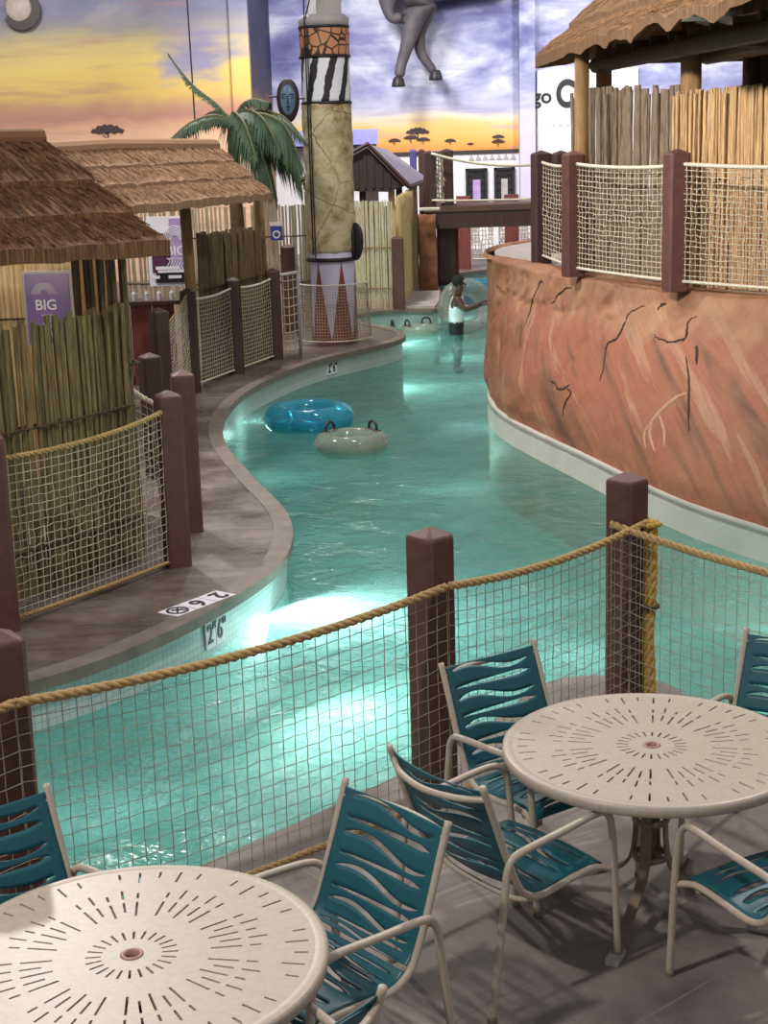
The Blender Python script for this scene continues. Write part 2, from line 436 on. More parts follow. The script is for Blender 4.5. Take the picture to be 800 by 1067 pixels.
def lerp_path(path, t):
    n = len(path) - 1; f = min(max(t, 0), 1)*n; i = min(int(f), n-1)
    return path[i].lerp(path[i+1], f - i)
def wpart(root, mb, name, mat, smooth=False, merge=False):
    """part built in world coordinates under an unrotated root"""
    b = MB(); b.v = [q - root.location for q in mb.v]; b.f = mb.f; b.uv = mb.uv
    return b.build(name, mat, root, None, smooth, merge)

# ================================================================ SETTING
WZ = -0.35
left_ctrl = [(-9,4.6),(-5,7.0),(-3.3,7.95),(-2.2,8.72),(-1.6,9.42),(-1.08,10.45),(-.8,11.5),(-.86,12.8),(-1.3,14.45),(-1.76,16.4),(-1.9,18.4),
             (-1.66,20.4),(-.96,22.6),(.06,24.25),(.40,25.1),(.34,26.0),(-.2,27.2),(-.5,28.2),(-.3,29.0),(.43,29.45),(1.13,29.35),(1.25,30.4),(1.38,33.0),(1.5,36.6)]
LC = cat_rom(left_ctrl, 8)
LC += cat_rom([(1.5,36.6),(1.9,37.4),(3.2,38.6),(6,40.2),(12,42)], 6)[1:]
near_ctrl = [(-7.0,.6),(-3.6,3.62),(-2.2,4.93),(-.88,6.2),(.06,7.18),(.52,7.78),(.87,8.36),(1.1,8.52),(1.36,8.5),(1.62,8.32),(1.95,7.55),(2.6,6.3),(3.6,4.6),(5.5,1.4)]
NC = cat_rom(near_ctrl, 8)
right_ctrl = [(8.5,2.5),(5.2,8.2),(4.05,10.4),(3.14,12.05),(2.6,13.3),(2.02,15.45),(1.5,17.45),(1.36,18.9),(1.5,20.6),(1.75,22.4),(2.1,25),(2.4,28),(2.75,31),(3.6,34.0),(6,35.6),(12,37)]
RC = cat_rom(right_ctrl, 8)

def wall_strip(path, z0, z1, off=0.0):
    mb = MB(); L = 0
    for a, b in zip(path, path[1:]):
        l = (b-a).length
        mb.add([(a.x,a.y,z0),(b.x,b.y,z0),(b.x,b.y,z1),(a.x,a.y,z1)], [(0,1,2,3)], [((L,z0),(L+l,z0),(L+l,z1),(L,z1))])
        L += l
    return mb
def offset(path, d):
    out = []
    for i, p in enumerate(path):
        a = path[max(i-1,0)]; b = path[min(i+1,len(path)-1)]; t = (b-a).normalized()
        out.append(p + Vector((-t.y, t.x, 0))*d)
    return out
# pool basin
struct(MB().prism([(-12,0),(14,0),(14,44),(-12,44)], -1.25, -1.12).build('floor_pool', M['pool_floor']))
struct(MB().add([(-10,0.5,WZ),(13,0.5,WZ),(13,43,WZ),(-10,43,WZ)], [(0,1,2,3)]).build('pool_water', M['water']))
# patio the tables stand on
pat = [(p.x,p.y) for p in NC] + [(5.5,-2),(-7,-2)]
struct(MB().prism(pat, -1.12, 0).build('floor', M['patio']))
ci = offset(NC, -.32)
cop = MB()
for a, b, c, d in zip(NC, NC[1:], ci[1:], ci):
    cop.add([(a.x,a.y,.012),(b.x,b.y,.012),(c.x,c.y,.012),(d.x,d.y,.012),(a.x,a.y,-.06),(b.x,b.y,-.06)], [(0,3,2,1),(0,1,5,4)])
# left deck with overhanging stone nose, tiled wall below
ld = [(p.x,p.y) for p in LC] + [(12,48),(-16,48),(-16,4.6)]
struct(MB().prism(ld, -.07, 0).build('floor_deck', M['deck']))
struct(wall_strip(offset(LC, .035), -1.12, -.07).build('wall_pool_left', M['pool_tile']))
nose = MB(); o1 = offset(LC, -.03); o2 = offset(LC, .13)
for a, b, c, d in zip(o1, o1[1:], o2[1:], o2):
    nose.add([(a.x,a.y,.004),(b.x,b.y,.004),(c.x,c.y,.006),(d.x,d.y,.006),(a.x,a.y,-.075),(b.x,b.y,-.075)], [(0,1,2,3),(1,0,4,5)])
struct(nose.build('trim_1', M['coping']))
# right pool wall under the rock
struct(wall_strip(RC, -1.12, -.08).build('wall_pool_right', M['pool_wall']))
lip = [(p.x,p.y) for p in RC] + [(14,37),(14,2.5)]
struct(MB().prism(lip, -.12, -.06).build('trim_2', M['pool_wall']))

# room walls
YL, YB = 38.0, 46.0
xl = D(262,100,YL).x
struct(MB().box(((xl-18)/2, YL+.1, 5.5), (abs(-18-xl), .2, 11)).build('wall_left', M['mural_sunset']))
pil = MB().box((xl-.22, YL-.06, 5.5), (.44, .2, 11)).build('trim_3', M['mural_sunset']); struct(pil)
struct(MB().box((xl+.0-.1, (YL+YB)/2+.1, 5.5), (.2, YB-YL, 11)).build('wall_return', M['mural_shaded']))
xc0, xc1 = D(540,100,YB).x, D(556,100,YB).x
zw = D(480,158,YB).z
struct(MB().box(((xl+xc0)/2, YB+.1, (zw+11)/2), (xc0-xl, .2, 11-zw)).build('wall_back', M['mural_dusk']))
struct(MB().box(((xl+xc0)/2, YB+.12, zw/2), (xc0-xl, .2, zw)).build('wall_back_lower', M['white']))
zc = D(548,115,YB).z
struct(MB().box(((xc0+xc1)/2, YB-.1, (zc+11)/2), (xc1-xc0, .6, 11-zc)).build('column_upper', M['mural_dusk']))
struct(MB().box(((xc0+xc1)/2, YB-.1, zc/2), (xc1-xc0, .6, zc)).build('column_lower', M['lilac']))
struct(MB().box((xc1+7, YB+.1, (zc+11)/2), (14, .2, 11-zc)).build('wall_right', M['mural_dusk']))
struct(MB().box((xc1+7, YB+.12, zc/2), (14, .2, zc)).build('wall_right_lower', M['white']))

# painted frieze of white and grey triangles, and the dark line over it
fr = MB(); y = YB - .012
for k in range(7):
    x0 = D(491+7.2*k,160,YB).x; w = .2
    z1 = D(490,161,YB).z; z0 = D(490,167,YB).z
    fr.plate([(x0-.09,z0),(x0+.09,z0),(x0,z1)], Matrix.Translation((0,y,0)), .01)
struct(fr.build('trim_4', M['steel']))
struct(MB().box(((xl+xc0)/2, YB-.02, zw-.02), (xc0-xl, .06, .1)).build('trim_5', M['iron']))

# framed windows of the white wall
def far_window(i, x0, x1, y0, y1, mat):
    a = D(x0,y1,YB-.05); b = D(x1,y0,YB-.05); c = (a+b)/2; w = b.x-a.x; h = b.z-a.z
    fr = MB(); t = .07
    for sx in (-1,1): fr.box((c.x+sx*(w/2-t/2), c.y, c.z), (t,.1,h))
    for sz in (-1,1): fr.box((c.x, c.y, c.z+sz*(h/2-t/2)), (w,.1,t))
    for k in range(1,5): fr.box((a.x+.07+ .03, c.y-.01, a.z+h*k/5), (.14,.04,.03)); fr.box((b.x-.1, c.y-.01, a.z+h*k/5), (.14,.04,.03))
    for k in range(1,7): fr.box((a.x+w*k/7, c.y-.01, b.z-.16), (.03,.04,.2))
    f = struct(fr.build('window_%d' % i, M['ink']))
    g = MB().box((c.x, c.y+.03, c.z), (w-.1,.02,h-.1)).build('window_pane', M['ink'], f)
    m = MB().box((c.x, c.y+.0, c.z-.12), (w-.42,.04,h-.42)).build('window_picture', mat, f)
far_window(1, 485.5, 507.5, 175, 213, M['lavprint'])
far_window(2, 515, 536, 174, 212, M['steel'])

# silhouettes of acacia trees painted on the murals
def acacia(px, py, wpx, Y, i):
    c = D(px, py, Y-.02); k = Y/F; w = wpx*k
    mb = MB(); n = 14
    top = [(-w/2 + w*j/n, .20*w*math.sin(PI*j/n)**.7 + .03*w*math.sin(j*2.4)) for j in range(n+1)]
    bot = [(w/2 - w*j/n, -.05*w - .03*w*math.sin(j*1.9)) for j in range(1, n)]
    mb.plate(top+bot, Matrix.Translation(c), .012)
    mb.plate([(-.02*w,-.02*w),(.03*w,-.02*w),(.015*w,-.32*w),(-.015*w,-.32*w)], Matrix.Translation(c), .012)
    mb.plate([(-.2*w,-.03*w),(-.17*w,-.03*w),(.01*w,-.24*w),(-.02*w,-.24*w)], Matrix.Translation(c), .012)
    struct(mb.build('trim_%d' % i, M['tree_paint']))
for i, (x, y, w, Y) in enumerate([(435,138,24,YB),(428,144,15,YB),(441,146,14,YB),(411,147,13,YB),(469,147,12,YB),(519,143,13,YB),(519,148,14,YB),(490,150,7,YB),(112,137,34,YL)]):
    acacia(x, y, w, Y, 10+i)
# hills painted low on the left mural
# ================================================================ NETS, POSTS, STICK FENCES
def post_mesh(w, h, chamfer=.25, cap=.045, rz=0, seam=True):
    """square post with chamfered edges and a low pyramid top"""
    mb = MB(); a = w/2; c = a*chamfer
    ring = [(a,-a+c),(a,a-c),(a-c,a),(-a+c,a),(-a,a-c),(-a,-a+c),(-a+c,-a),(a-c,-a)]
    R = Matrix.Rotation(rz, 3, 'Z'); n = 8; vs = []
    for s_, z in ((1,0),(1,h-cap-.012),(.97,h-cap),(.9,h-cap+.008),(.08,h)):
        vs += [R @ Vector((x*s_, y*s_, z)) for x, y in ring]
    fs = [tuple(range(n-1,-1,-1))]
    for i in range(4):
        for k in range(n): fs.append((i*n+k, i*n+(k+1) % n, (i+1)*n+(k+1) % n, (i+1)*n+k))
    fs.append(tuple(4*n+k for k in range(n)))
    mb.add(vs, fs); return mb
def add_post(x, y, z, label, w=.18, h=1.36, rz=.5, mat='post', group='brown fence posts'):
    mb = post_mesh(w, h, rz=rz)
    o = mb.build('fence_post', M[mat]); o.location = (x, y, z)
    return tag(o, label, 'post', group)
def net_panel(label, top, bot, cols, rows, r=.003, rope_r=.018, mats=('cord','rope','rope'), group='rope nets of the fences', diag=0.0, bottom=True, seg=1, jit=.006, laid=True, top_rope=True):
    """knotted net between two polylines; top rope and bottom rope are its parts"""
    c = (top[0]+top[-1]+bot[0]+bot[-1])/4
    root = thing('rope_net', label, 'net', (c.x, c.y, min(bot[0].z, bot[-1].z)), 0, group)
    rnd = random.Random(len(label))
    node = {}
    for i in range(cols+1):
        for j in range(rows+1):
            u = i/cols; v = j/rows
            a = lerp_path(top, u); b = lerp_path(bot, u)
            p = a.lerp(b, v)
            w = math.sin(PI*v)*jit
            zig = diag*(1 if (i+j) % 2 else -1)*math.sin(PI*v)
            p = p + Vector((rnd.uniform(-w,w), rnd.uniform(-w,w)*2, rnd.uniform(-w,w)+zig))
            node[i,j] = p
    mb = MB()
    for i in range(cols+1): mb.tube([node[i,j] for j in range(rows+1)], r, 4, False)
    for j in range(1 if laid else 0, rows+1 if not bottom else rows): mb.tube([node[i,j] for i in range(cols+1)], r, 4, False)
    wpart(root, mb, 'netting', M[mats[0]])
    if top_rope:
        tr = MB(); twisted(tr, top, rope_r) if laid else tr.tube(top, rope_r, 8)
        wpart(root, tr, 'top_rope', M[mats[1]], True)
    if bottom:
        br = MB(); twisted(br, bot, rope_r*.8) if laid else br.tube(bot, rope_r*.8, 8)
        wpart(root, br, 'bottom_rope', M[mats[2]], True)
    return root
def sag(a, b, s, n=20, bow=0.0):
    a = Vector(a); b = Vector(b); d = (b-a); pr = Vector((-d.y, d.x, 0)).normalized()
    return [a.lerp(b, i/n) + Vector((0,0,-4*s*(i/n)*(1-i/n))) + pr*(4*bow*(i/n)*(1-i/n)) for i in range(n+1)]
def stick_panel(path, n, z0, ztop, r=(.012,.022), jit=.02, lean=.02, sides=6, seed=1, ragged=.05):
    rnd = random.Random(seed); mb = MB()
    for k in range(n):
        p = lerp_path(path, (k+.5)/n + rnd.uniform(-.2,.2)/n)
        rr = rnd.uniform(*r); zt = (ztop(k/n) if callable(ztop) else ztop) + rnd.uniform(-ragged, ragged)
        x, y = p.x + rnd.uniform(-jit,jit), p.y + rnd.uniform(-jit,jit)
        dx, dy = rnd.uniform(-lean,lean), rnd.uniform(-lean,lean)
        zb = z0(k/n) if callable(z0) else z0
        m = 5; pts = []
        for i in range(m+1):
            t = i/m
            pts.append((x + dx*t + rnd.uniform(-.004,.004), y + dy*t + rnd.uniform(-.004,.004), zb + (zt-zb)*t))
        mb.tube(pts, [rr*rnd.uniform(.9,1.05) for _ in range(m+1)], sides)
    return mb
def stick_fence(label, path, n, z0, ztop, mat, ties=(), group=None, tie_mat='pole_dark', **kw):
    path = [Vector(p) if len(p) == 3 else Vector((p[0],p[1],0)) for p in path]
    c = lerp_path(path, .5); zb = z0(.5) if callable(z0) else z0
    root = thing('stick_fence', label, 'fence', (c.x,c.y,zb), 0, group)
    wpart(root, stick_panel(path, n, z0, ztop, **kw), 'stick_panel', M[mat], False)
    for tz in ties:
        pts = [lerp_path(path, i/30) + Vector((0,0,tz)) for i in range(31)]
        for side in (-1,1):
            mb = MB(); q = offset([Vector((p.x,p.y,p.z)) for p in pts], side*(kw.get('r',(.012,.022))[1]+.012))
            twisted(mb, q, .013, step=.04); wpart(root, mb, 'binding_rope', M[tie_mat])
    return root

# ---- near fence between the patio and the pool
np_ = [Vector((-1.49,5.50,0)), Vector((.21,6.88,0)), Vector((1.31,7.95,0)), Vector((2.6,6.2,0)), Vector((-3.3,3.9,0))]
add_post(*np_[0], 'brown chamfered fence post behind the left teal chair at the pool edge', rz=.6)
add_post(*np_[1], 'brown chamfered fence post near the middle of the near net, behind the teal chairs', rz=.75)
add_post(*np_[2], 'brown chamfered fence post with hanging yellow rope behind the right table', rz=.75)
def near_span(a, b, label, cols, za=1.09, zb=1.09, s=.05, gap=.115):
    d = (b-a); pr = Vector((d.y,-d.x,0)).normalized()*gap
    if pr.y > 0: pr = -pr
    A, B = a+pr, b+pr
    top = sag(A+Vector((0,0,za)), B+Vector((0,0,zb)), s, 30)
    bot = sag(A+Vector((0,0,.05)), B+Vector((0,0,.05)), .02, 30)
    return net_panel(label, top, bot, cols, 16, .0019, .021, ('cord_dark','rope','rope'), 'knotted nets of the near fence', diag=.003, jit=.0025)
near_span(np_[0], np_[1], 'long knotted net with tan top rope behind the left table and teal chairs', 34, s=.055)
near_span(np_[1], np_[2], 'short knotted net with tan top rope between the two near brown posts', 24, s=.05)
near_span(np_[2], np_[3], 'knotted net with tan top rope behind the right end of the right table', 30, s=.05)
near_span(np_[4], np_[0], 'knotted net left of the left near post, behind the left teal chair', 34, s=.05)
# lighter cord wrap where the net laces round the posts
hr = thing('hanging_rope', 'thick yellow rope hanging down beside the near brown post behind the right table', 'rope', (np_[2].x+.13, np_[2].y-.06, 0))
mb = MB()
twisted(mb, [(0,0,1.1),(.005,.01,.8),(-.01,0,.45),(.01,0,.02)], .028); mb.build('rope_length', M['rope_yellow'], hr, None, True)
mb = MB(); twisted(mb, [(-.03,.015,1.1),(-.03,.01,.85),(-.035,.01,.45),(-.02,.0,.02)], .022); mb.build('rope_length', M['rope_yellow'], hr, None, True)
mb = MB(); mb.tube([(-.015+.05*math.cos(a), .01+.05*math.sin(a), .62) for a in [2*PI*k/16 for k in range(16)]], .014, 6, closed=True); mb.build('lashing', M['pole_dark'], hr, None, True)
mb = MB(); twisted(mb, [(-.015+.055*math.cos(a), .01+.05*math.sin(a), 1.08) for a in [2*PI*k/20 for k in range(21)]], .014); mb.build('lashing', M['rope_yellow'], hr, None, True)

# ---- left walkway fences
pa = Vector((-2.575,9.78,0)); pb = Vector((-1.60,11.28,0)); pc = Vector((-1.62,12.35,0)); pd = Vector((-2.48,19.91,0)); pe = Vector((-2.03,21.48,0)); pf = Vector((-1.56,22.87,0))
add_post(*pa, 'brown post at the left edge of the walkway by the green stick screen', w=.19, rz=.3, group='brown posts of the left walkway')
add_post(*pb, 'brown post on the walkway, nearest the pool depth tiles', w=.19, rz=.35, group='brown posts of the left walkway')
add_post(*pc, 'brown post standing just behind the walkway post nearest the depth tiles', w=.19, rz=.2, group='brown posts of the left walkway')
add_post(*pd, 'dark brown post before the tan pole under the farther thatch', w=.2, rz=.2, mat='post_dark', group='brown posts of the left walkway')
add_post(*pe, 'dark brown post halfway along the netted fence, before the dark stick screen', w=.2, rz=.2, mat='post_dark', group='brown posts of the left walkway')
add_post(*pf, 'dark brown post at the right end of the netted fence beside the painted pillar', w=.2, rz=.2, mat='post_dark', group='brown posts of the left walkway')
q1 = Vector((-2.22,14.6,0)); q2 = Vector((-2.52,17.5,0)); q3 = Vector((-2.40,13.2,0))
add_post(*q1, 'short dark post with rounded top in the hut entrance behind the near walkway posts', w=.19, h=1.22, mat='post_dark', group='brown posts of the left walkway')
add_post(*q2, 'dark post at the hut entrance left of the orange-brown net', w=.19, mat='post_dark', group='brown posts of the left walkway')
def up(p, z): return Vector((p.x, p.y, z))
net_panel('white net with green-tan top rope in front of the green stick screen', sag(up(pa,1.16),up(pb,1.22),.03,20,-.10), sag(up(pa,.05),up(pb,.05),0,20,-.03), 30, 19, .003, .02, ('cord','rope','rope'), 'nets of the left walkway', diag=.004)
hp = Vector((-2.42,12.9,0))
net_panel('slack net with white rope slung from the hut post to the near walkway posts', sag(up(hp,1.45),up(pc,1.02),.12,20), sag(up(hp,.10),up(pc,.06),.0,20), 14, 14, .003, .022, ('cord','white_rope','white_rope'), 'nets of the left walkway', diag=.004)
net_panel('orange-brown net between the hut entrance post and the tan pole', sag(up(q2,1.1),up(pd,1.3),.05), sag(up(q2,.12),up(pd,.1),0), 22, 22, .004, .012, ('cord','rope','rope'), 'nets of the left walkway', laid=False)
net_panel('net in front of the left half of the dark stick screen', sag(up(pd,1.22),up(pe,1.22),.05), sag(up(pd,.08),up(pe,.06),0), 22, 20, .004, .018, ('cord','white_rope','white_rope'), 'nets of the left walkway', laid=False)
net_panel('net in front of the right half of the dark stick screen', sag(up(pe,1.22),up(pf,1.22),.05), sag(up(pe,.06),up(pf,.06),0), 20, 20, .004, .018, ('cord','white_rope','white_rope'), 'nets of the left walkway', laid=False)

# ---- stick screens
zs = lambda t: 1.93 + .05*t
stick_fence('green-tan stick screen behind the white net at the left walkway', [(-3.6,9.1),(-2.72,10.34),(-2.25,10.98),(-1.93,11.55)], 66, 0, zs, 'stick_green', (.35,1.22), r=(.014,.027), jit=.012, lean=.035, seed=3, ragged=.035)
stick_fence('dark brown stick screen behind the netted fence under the farther thatched roof', [(-2.44,20.75),(-2.1,21.95),(-1.73,23.2)], 52, 0, lambda t: 2.0-.06*t, 'stick_dark', (1.25,), r=(.02,.04), jit=.02, lean=.03, seed=5, ragged=.03)
stick_fence('long pale stick fence with the round blue sign, behind the painted pillar', [(-4.6,27.6),(-3.0,27.0),(-1.3,26.9),(-.9,27.5)], 90, 0, 2.13, 'stick_pale', (.8,1.6), r=(.017,.028), jit=.02, lean=.02, seed=7, ragged=.02, group='pale stick fences beyond the pillar')
stick_fence('pale stick fence right of the painted pillar at the pool edge', [(-.62,29.9),(-.25,29.75),(.34,29.6)], 30, 0, 2.06, 'stick_pale', (.4,1.18), r=(.017,.026), jit=.008, lean=.01, seed=9, ragged=.02, group='pale stick fences beyond the pillar', tie_mat='pole')
stick_fence('yellow-lit stick fence running back along the grey slab', [(.44,29.8),(.62,31.8),(.9,34.6)], 40, 0, lambda t: 2.1+.06*t, 'stick_gold', (), r=(.05,.075), jit=.01, lean=.02, seed=11, ragged=.02, group='pale stick fences beyond the pillar')  # lit side of the pale fence, warm light put into the stick colour
add_post(.41,29.52,0,'slanted brown post at the corner of the pale stick fence by the grey slab', w=.22, h=1.4, mat='post', rz=.1, group='brown posts of the left walkway')
add_post(-1.52,26.3,0,'brown post with rounded top just left of the painted pillar', w=.24, h=1.5, mat='post', rz=.1, group='brown posts of the left walkway')

# ---- right deck fence
DZ = 1.6
r1 = P(564,274,DZ); r2 = P(597,288,DZ); r3 = P(703,303,DZ); r4 = Vector((4.35,13.3,DZ)); r5 = P(573,268,DZ)
add_post(*r1, 'dark brown post at the left end of the net on the red rock', w=.22, h=1.38, mat='post_dark', rz=.2, group='brown posts on the red rock')
add_post(*r2, 'brown post second from the left end of the net on the red rock', w=.22, h=1.38, mat='post', rz=.2, group='brown posts on the red rock')
add_post(*r3, 'brown post between the grey stick wall and the reed wall on the red rock', w=.22, h=1.38, mat='post', rz=.2, group='brown posts on the red rock')
add_post(r5.x+.25, r5.y+.9, DZ, 'dark brown post half hidden behind the left end post on the red rock', w=.22, h=1.36, mat='post_dark', rz=.2, group='brown posts on the red rock')
def rspan(a, b, label, cols, bow):
    net_panel(label, sag(a+Vector((0,0,1.24)), b+Vector((0,0,1.22)), .03, 20, bow), sag(a+Vector((0,0,.1)), b+Vector((0,0,.1)), 0, 20, bow), cols, 20, .0045, .02, ('cord','white_rope','white_rope'), 'nets on the red rock', laid=False, jit=.01)
rspan(r1, r2, 'short net between the two left posts on the red rock', 12, .0)
rspan(r2, r3, 'net in front of the grey stick wall on the red rock', 26, -.04)
rspan(r3, r4, 'net in front of the reed wall on the red rock', 34, -.04)
# ================================================================ THATCHED HUTS
def hip_roof(root, L, W, ze, zr, hip, cuts, mat, th=.10, blades=900, scallop=0.0, seed=1, under=True, step=.05, open_side=None):
    """stepped thatch: every layer a thick shell with a ragged lip and loose straw on it; local x along the eave"""
    rnd = random.Random(seed)
    def at(side, s, t, lift=0.0):
        hx = L/2 - hip*t; hy = W/2*(1-t); z = ze + (zr-ze)*t + lift
        if side == 0: return Vector((-hx + 2*hx*s, -hy, z))
        if side == 1: return Vector((hx, -hy + 2*hy*s, z))
        if side == 2: return Vector((hx - 2*hx*s, hy, z))
        return Vector((-hx, hy - 2*hy*s, z))
    lens = [L, W, L, W]
    slope = math.hypot(zr-ze, W/2)
    for li in range(len(cuts)-1):
        t0, t1 = cuts[li], cuts[li+1]
        tt1 = min(t1 + .03, 1.0)
        mb = MB()
        for side in range(4):
            n = max(4, int(lens[side]/.12)); m = 4
            base = len(mb.v); vs = []; uvq = {}
            for i in range(n+1):
                s = i/n
                rag = .018*noise.noise(Vector((s*lens[side]*5+seed, li*3.1, side))) + .012*rnd.uniform(-1,1) if 0 < i < n else 0
                sc_ = scallop*(.2+1.6*abs(noise.noise(Vector((s*lens[side]*.75, side*7+li, 2.2)))))*(1 if li == 0 else .35)*min(1,s*8,(1-s)*8) if scallop else 0
                for j in range(m+1):
                    t = (t0 - .02) + (tt1 - t0 + .02)*j/m
                    lf = th*(1 - .75*j/m) + step*.6
                    w = .02*noise.noise(Vector((s*lens[side]*1.3+seed*7, t*6, side*5)))
                    p = at(side, s, t, lf + w)
                    if j == 0: p.z += rag + sc_*.6; p = p
                    vs.append(p)
                # lip underneath
                q = at(side, s, t0 - .02, 0); q.z += rag + sc_; vs.append(q)
                q2 = at(side, s, tt1, -.02); vs.append(q2)
            K = m + 3; fs = []; us = []
            for i in range(n):
                for j in range(m):
                    fs.append((i*K+j, (i+1)*K+j, (i+1)*K+j+1, i*K+j+1))
                    u0 = i/n*lens[side]; u1 = (i+1)/n*lens[side]; v0 = (t0+(tt1-t0)*j/m)*slope; v1 = (t0+(tt1-t0)*(j+1)/m)*slope
                    us.append(((u0+side*9,v0),(u1+side*9,v0),(u1+side*9,v1),(u0+side*9,v1)))
                u0 = i/n*lens[side]+side*9; u1 = (i+1)/n*lens[side]+side*9
                fs.append((i*K+m+1, (i+1)*K+m+1, (i+1)*K, i*K)); us.append(((u0,0),(u1,0),(u1,.08),(u0,.08)))
                fs.append((i*K+m+2, (i+1)*K+m+2, (i+1)*K+m+1, i*K+m+1)); us.append(((u0,0),(u1,0),(u1,.6),(u0,.6)))
            mb.add(vs, fs, us)
            # loose straw lying down the slope and sticking out of the lip
            nb = int(blades*lens[side]/(2*L+2*W)/(len(cuts)-1))
            for _ in range(nb):
                s = rnd.uniform(.003,.997); ta = rnd.uniform(t0-.03, t1); ln = rnd.uniform(.12,.34)/slope
                tb = min(ta + ln, t1+.02)
                fr = lambda t: th*(1 - .75*max(0,(t-t0))/(tt1-t0)) + step*.6
                s2 = s + rnd.uniform(-.022,.022)/lens[side]
                sc_ = scallop*.6*(.2+1.6*abs(noise.noise(Vector((s*lens[side]*.75, side*7+li, 2.2)))))*min(1,s*8,(1-s)*8) if (scallop and li == 0 and ta < t0+.05) else 0
                a = at(side, s, ta, fr(ta) + rnd.uniform(.0,.03) + sc_); b = at(side, s2, tb, fr(tb) + .005)
                w = rnd.uniform(.003,.007); d = (b-a).normalized(); x = d.cross(Vector((0,0,1)))
                if x.length < 1e-4: continue
                x.normalize(); uu = rnd.uniform(0,30); 
                mb.add([a-x*w, a+x*w, b+x*w*.6, b-x*w*.6, a+Vector((0,0,w*1.6)), b+Vector((0,0,w))],
                       [(0,4,5,3),(4,1,2,5),(0,3,2,1)], [((uu,0),(uu,0),(uu,.3),(uu,.3))]*3)
        mb.build('thatch_layer', M[mat], root)
    cap = MB(); hx = L/2 - hip
    cap.tube([(-hx-.05,0,zr+.02),(-hx*.3,0,zr+.05),(hx*.4,0,zr+.035),(hx+.05,0,zr+.02)], .09, 10)
    o = cap.build('ridge_cap', M[mat], root)
    return root
def local_pole(root, pts, r, name='post', mat='pole', n=10):
    mb = MB(); mb.tube(pts, r, n); return mb.build(name, M[mat], root, None, True)

# near hut on the left
h1 = thing('thatched_hut', 'nearest thatched hut with three warm brown straw layers above the green stick screen', 'hut', (-4.78, 10.93, 0), math.radians(30), 'thatched huts')
hip_roof(h1, 6.0, 2.6, 2.37, 3.19, .5, (0, .27, .56, 1.0), 'thatch_warm', .075, 11000, seed=2)
for x, y in ((1.2,.8),(-.4,.8),(-2.4,-.8),(-2.4,.8)):
    local_pole(h1, [(x,y,0),(x+.01,y,1.3),(x,y,2.56)], .075, 'post', 'pole_dark')
for y in (-.85,.85): local_pole(h1, [(-2.7,y,2.44),(2.7,y,2.44)], .06, 'beam', 'pole_dark')
for x in (-2.4,2.2): local_pole(h1, [(x,-1.0,2.47),(x,1.0,2.47)], .06, 'beam', 'pole_dark')
# bundle of dark sticks at the hut corner, over the walkway
mb = stick_panel([Vector((-2.32,11.75,0)),Vector((-1.93,11.9,0))], 12, 0, 2.42, r=(.02,.035), jit=.05, lean=.02, seed=21)
root = thing('stick_bundle', 'dark upright stick bundle at the corner of the nearest thatched hut', 'post', (-2.1,11.8,0)); wpart(root, mb, 'stick_panel', M['stick_dark'])
mb = MB(); twisted(mb, [(.24*math.cos(a)-.02,.12*math.sin(a)+.02,1.5) for a in [2*PI*k/20 for k in range(21)]], .014); mb.build('binding_rope', M['pole_dark'], root)
# back wall of the hut: pale orange sticks, brown boards and the poster
stick_fence('orange-tan stick wall behind the purple poster, under the nearest thatched roof', [(-5.6,14.55),(-3.95,14.45),(-2.72,14.4)], 60, 0, 2.48, 'stick_gold', (1.6,), r=(.02,.03), jit=.01, lean=.01, seed=23, ragged=.01)
for i, (px, lab) in enumerate(((88,'wide brown board upright just right of the purple poster in the nearest hut'),(107,'brown board upright beside the dark stick bundle in the nearest hut'))):
    q = D(px, 300, 13.6)
    b = MB(); b.tube([(q.x,q.y,0),(q.x+.01,q.y,1.2),(q.x,q.y,2.45)], .085, 8)
    tag(b.build('hut_post', M['pole'], None, (q.x,q.y,0)), lab, 'post')

def flat_text(root, s, size, loc, mat, name='lettering', rot=(PI/2,0,0), ext=.002, align='CENTER', xs=1.0, bold=0.0):
    c = bpy.data.curves.new(name, 'FONT'); c.body = s; c.size = size; c.extrude = ext; c.offset = bold
    c.align_x = align; c.align_y = 'CENTER'; c.materials.append(M[mat])
    o = bpy.data.objects.new(name, c); col.objects.link(o); o.location = loc; o.rotation_euler = rot; o.scale = (xs,1,1)
    bpy.context.view_layer.update(); dg = bpy.context.evaluated_depsgraph_get()
    me = bpy.data.meshes.new_from_object(o.evaluated_get(dg)); bpy.data.objects.remove(o); bpy.data.curves.remove(c)
    o = bpy.data.objects.new(name, me); col.objects.link(o); o.location = loc; o.rotation_euler = rot; o.scale = (xs,1,1)
    o.parent = root; return o
def ring_mesh(r0, r1, n=28, y=0, th=.004, sx=1.0, sz=1.0, c=(0,0)):
    mb = MB(); vs = []; fs = []
    for k in range(n):
        a = 2*PI*k/n
        for r, yy in ((r0,y),(r1,y),(r1,y-th),(r0,y-th)): vs.append((c[0]+r*math.cos(a)*sx, yy, c[1]+r*math.sin(a)*sz))
    for k in range(n):
        l = (k+1) % n
        for j in range(4): fs.append((k*4+j, k*4+(j+1) % 4, l*4+(j+1) % 4, l*4+j))
    return mb.add(vs, fs)
def curl(x0, z0, x1, z1, bow, y, r=.006, n=10):
    return [(x0+(x1-x0)*t+bow*math.sin(PI*t*2)*(1-t), y, z0+(z1-z0)*t) for t in [i/n for i in range(n+1)]]
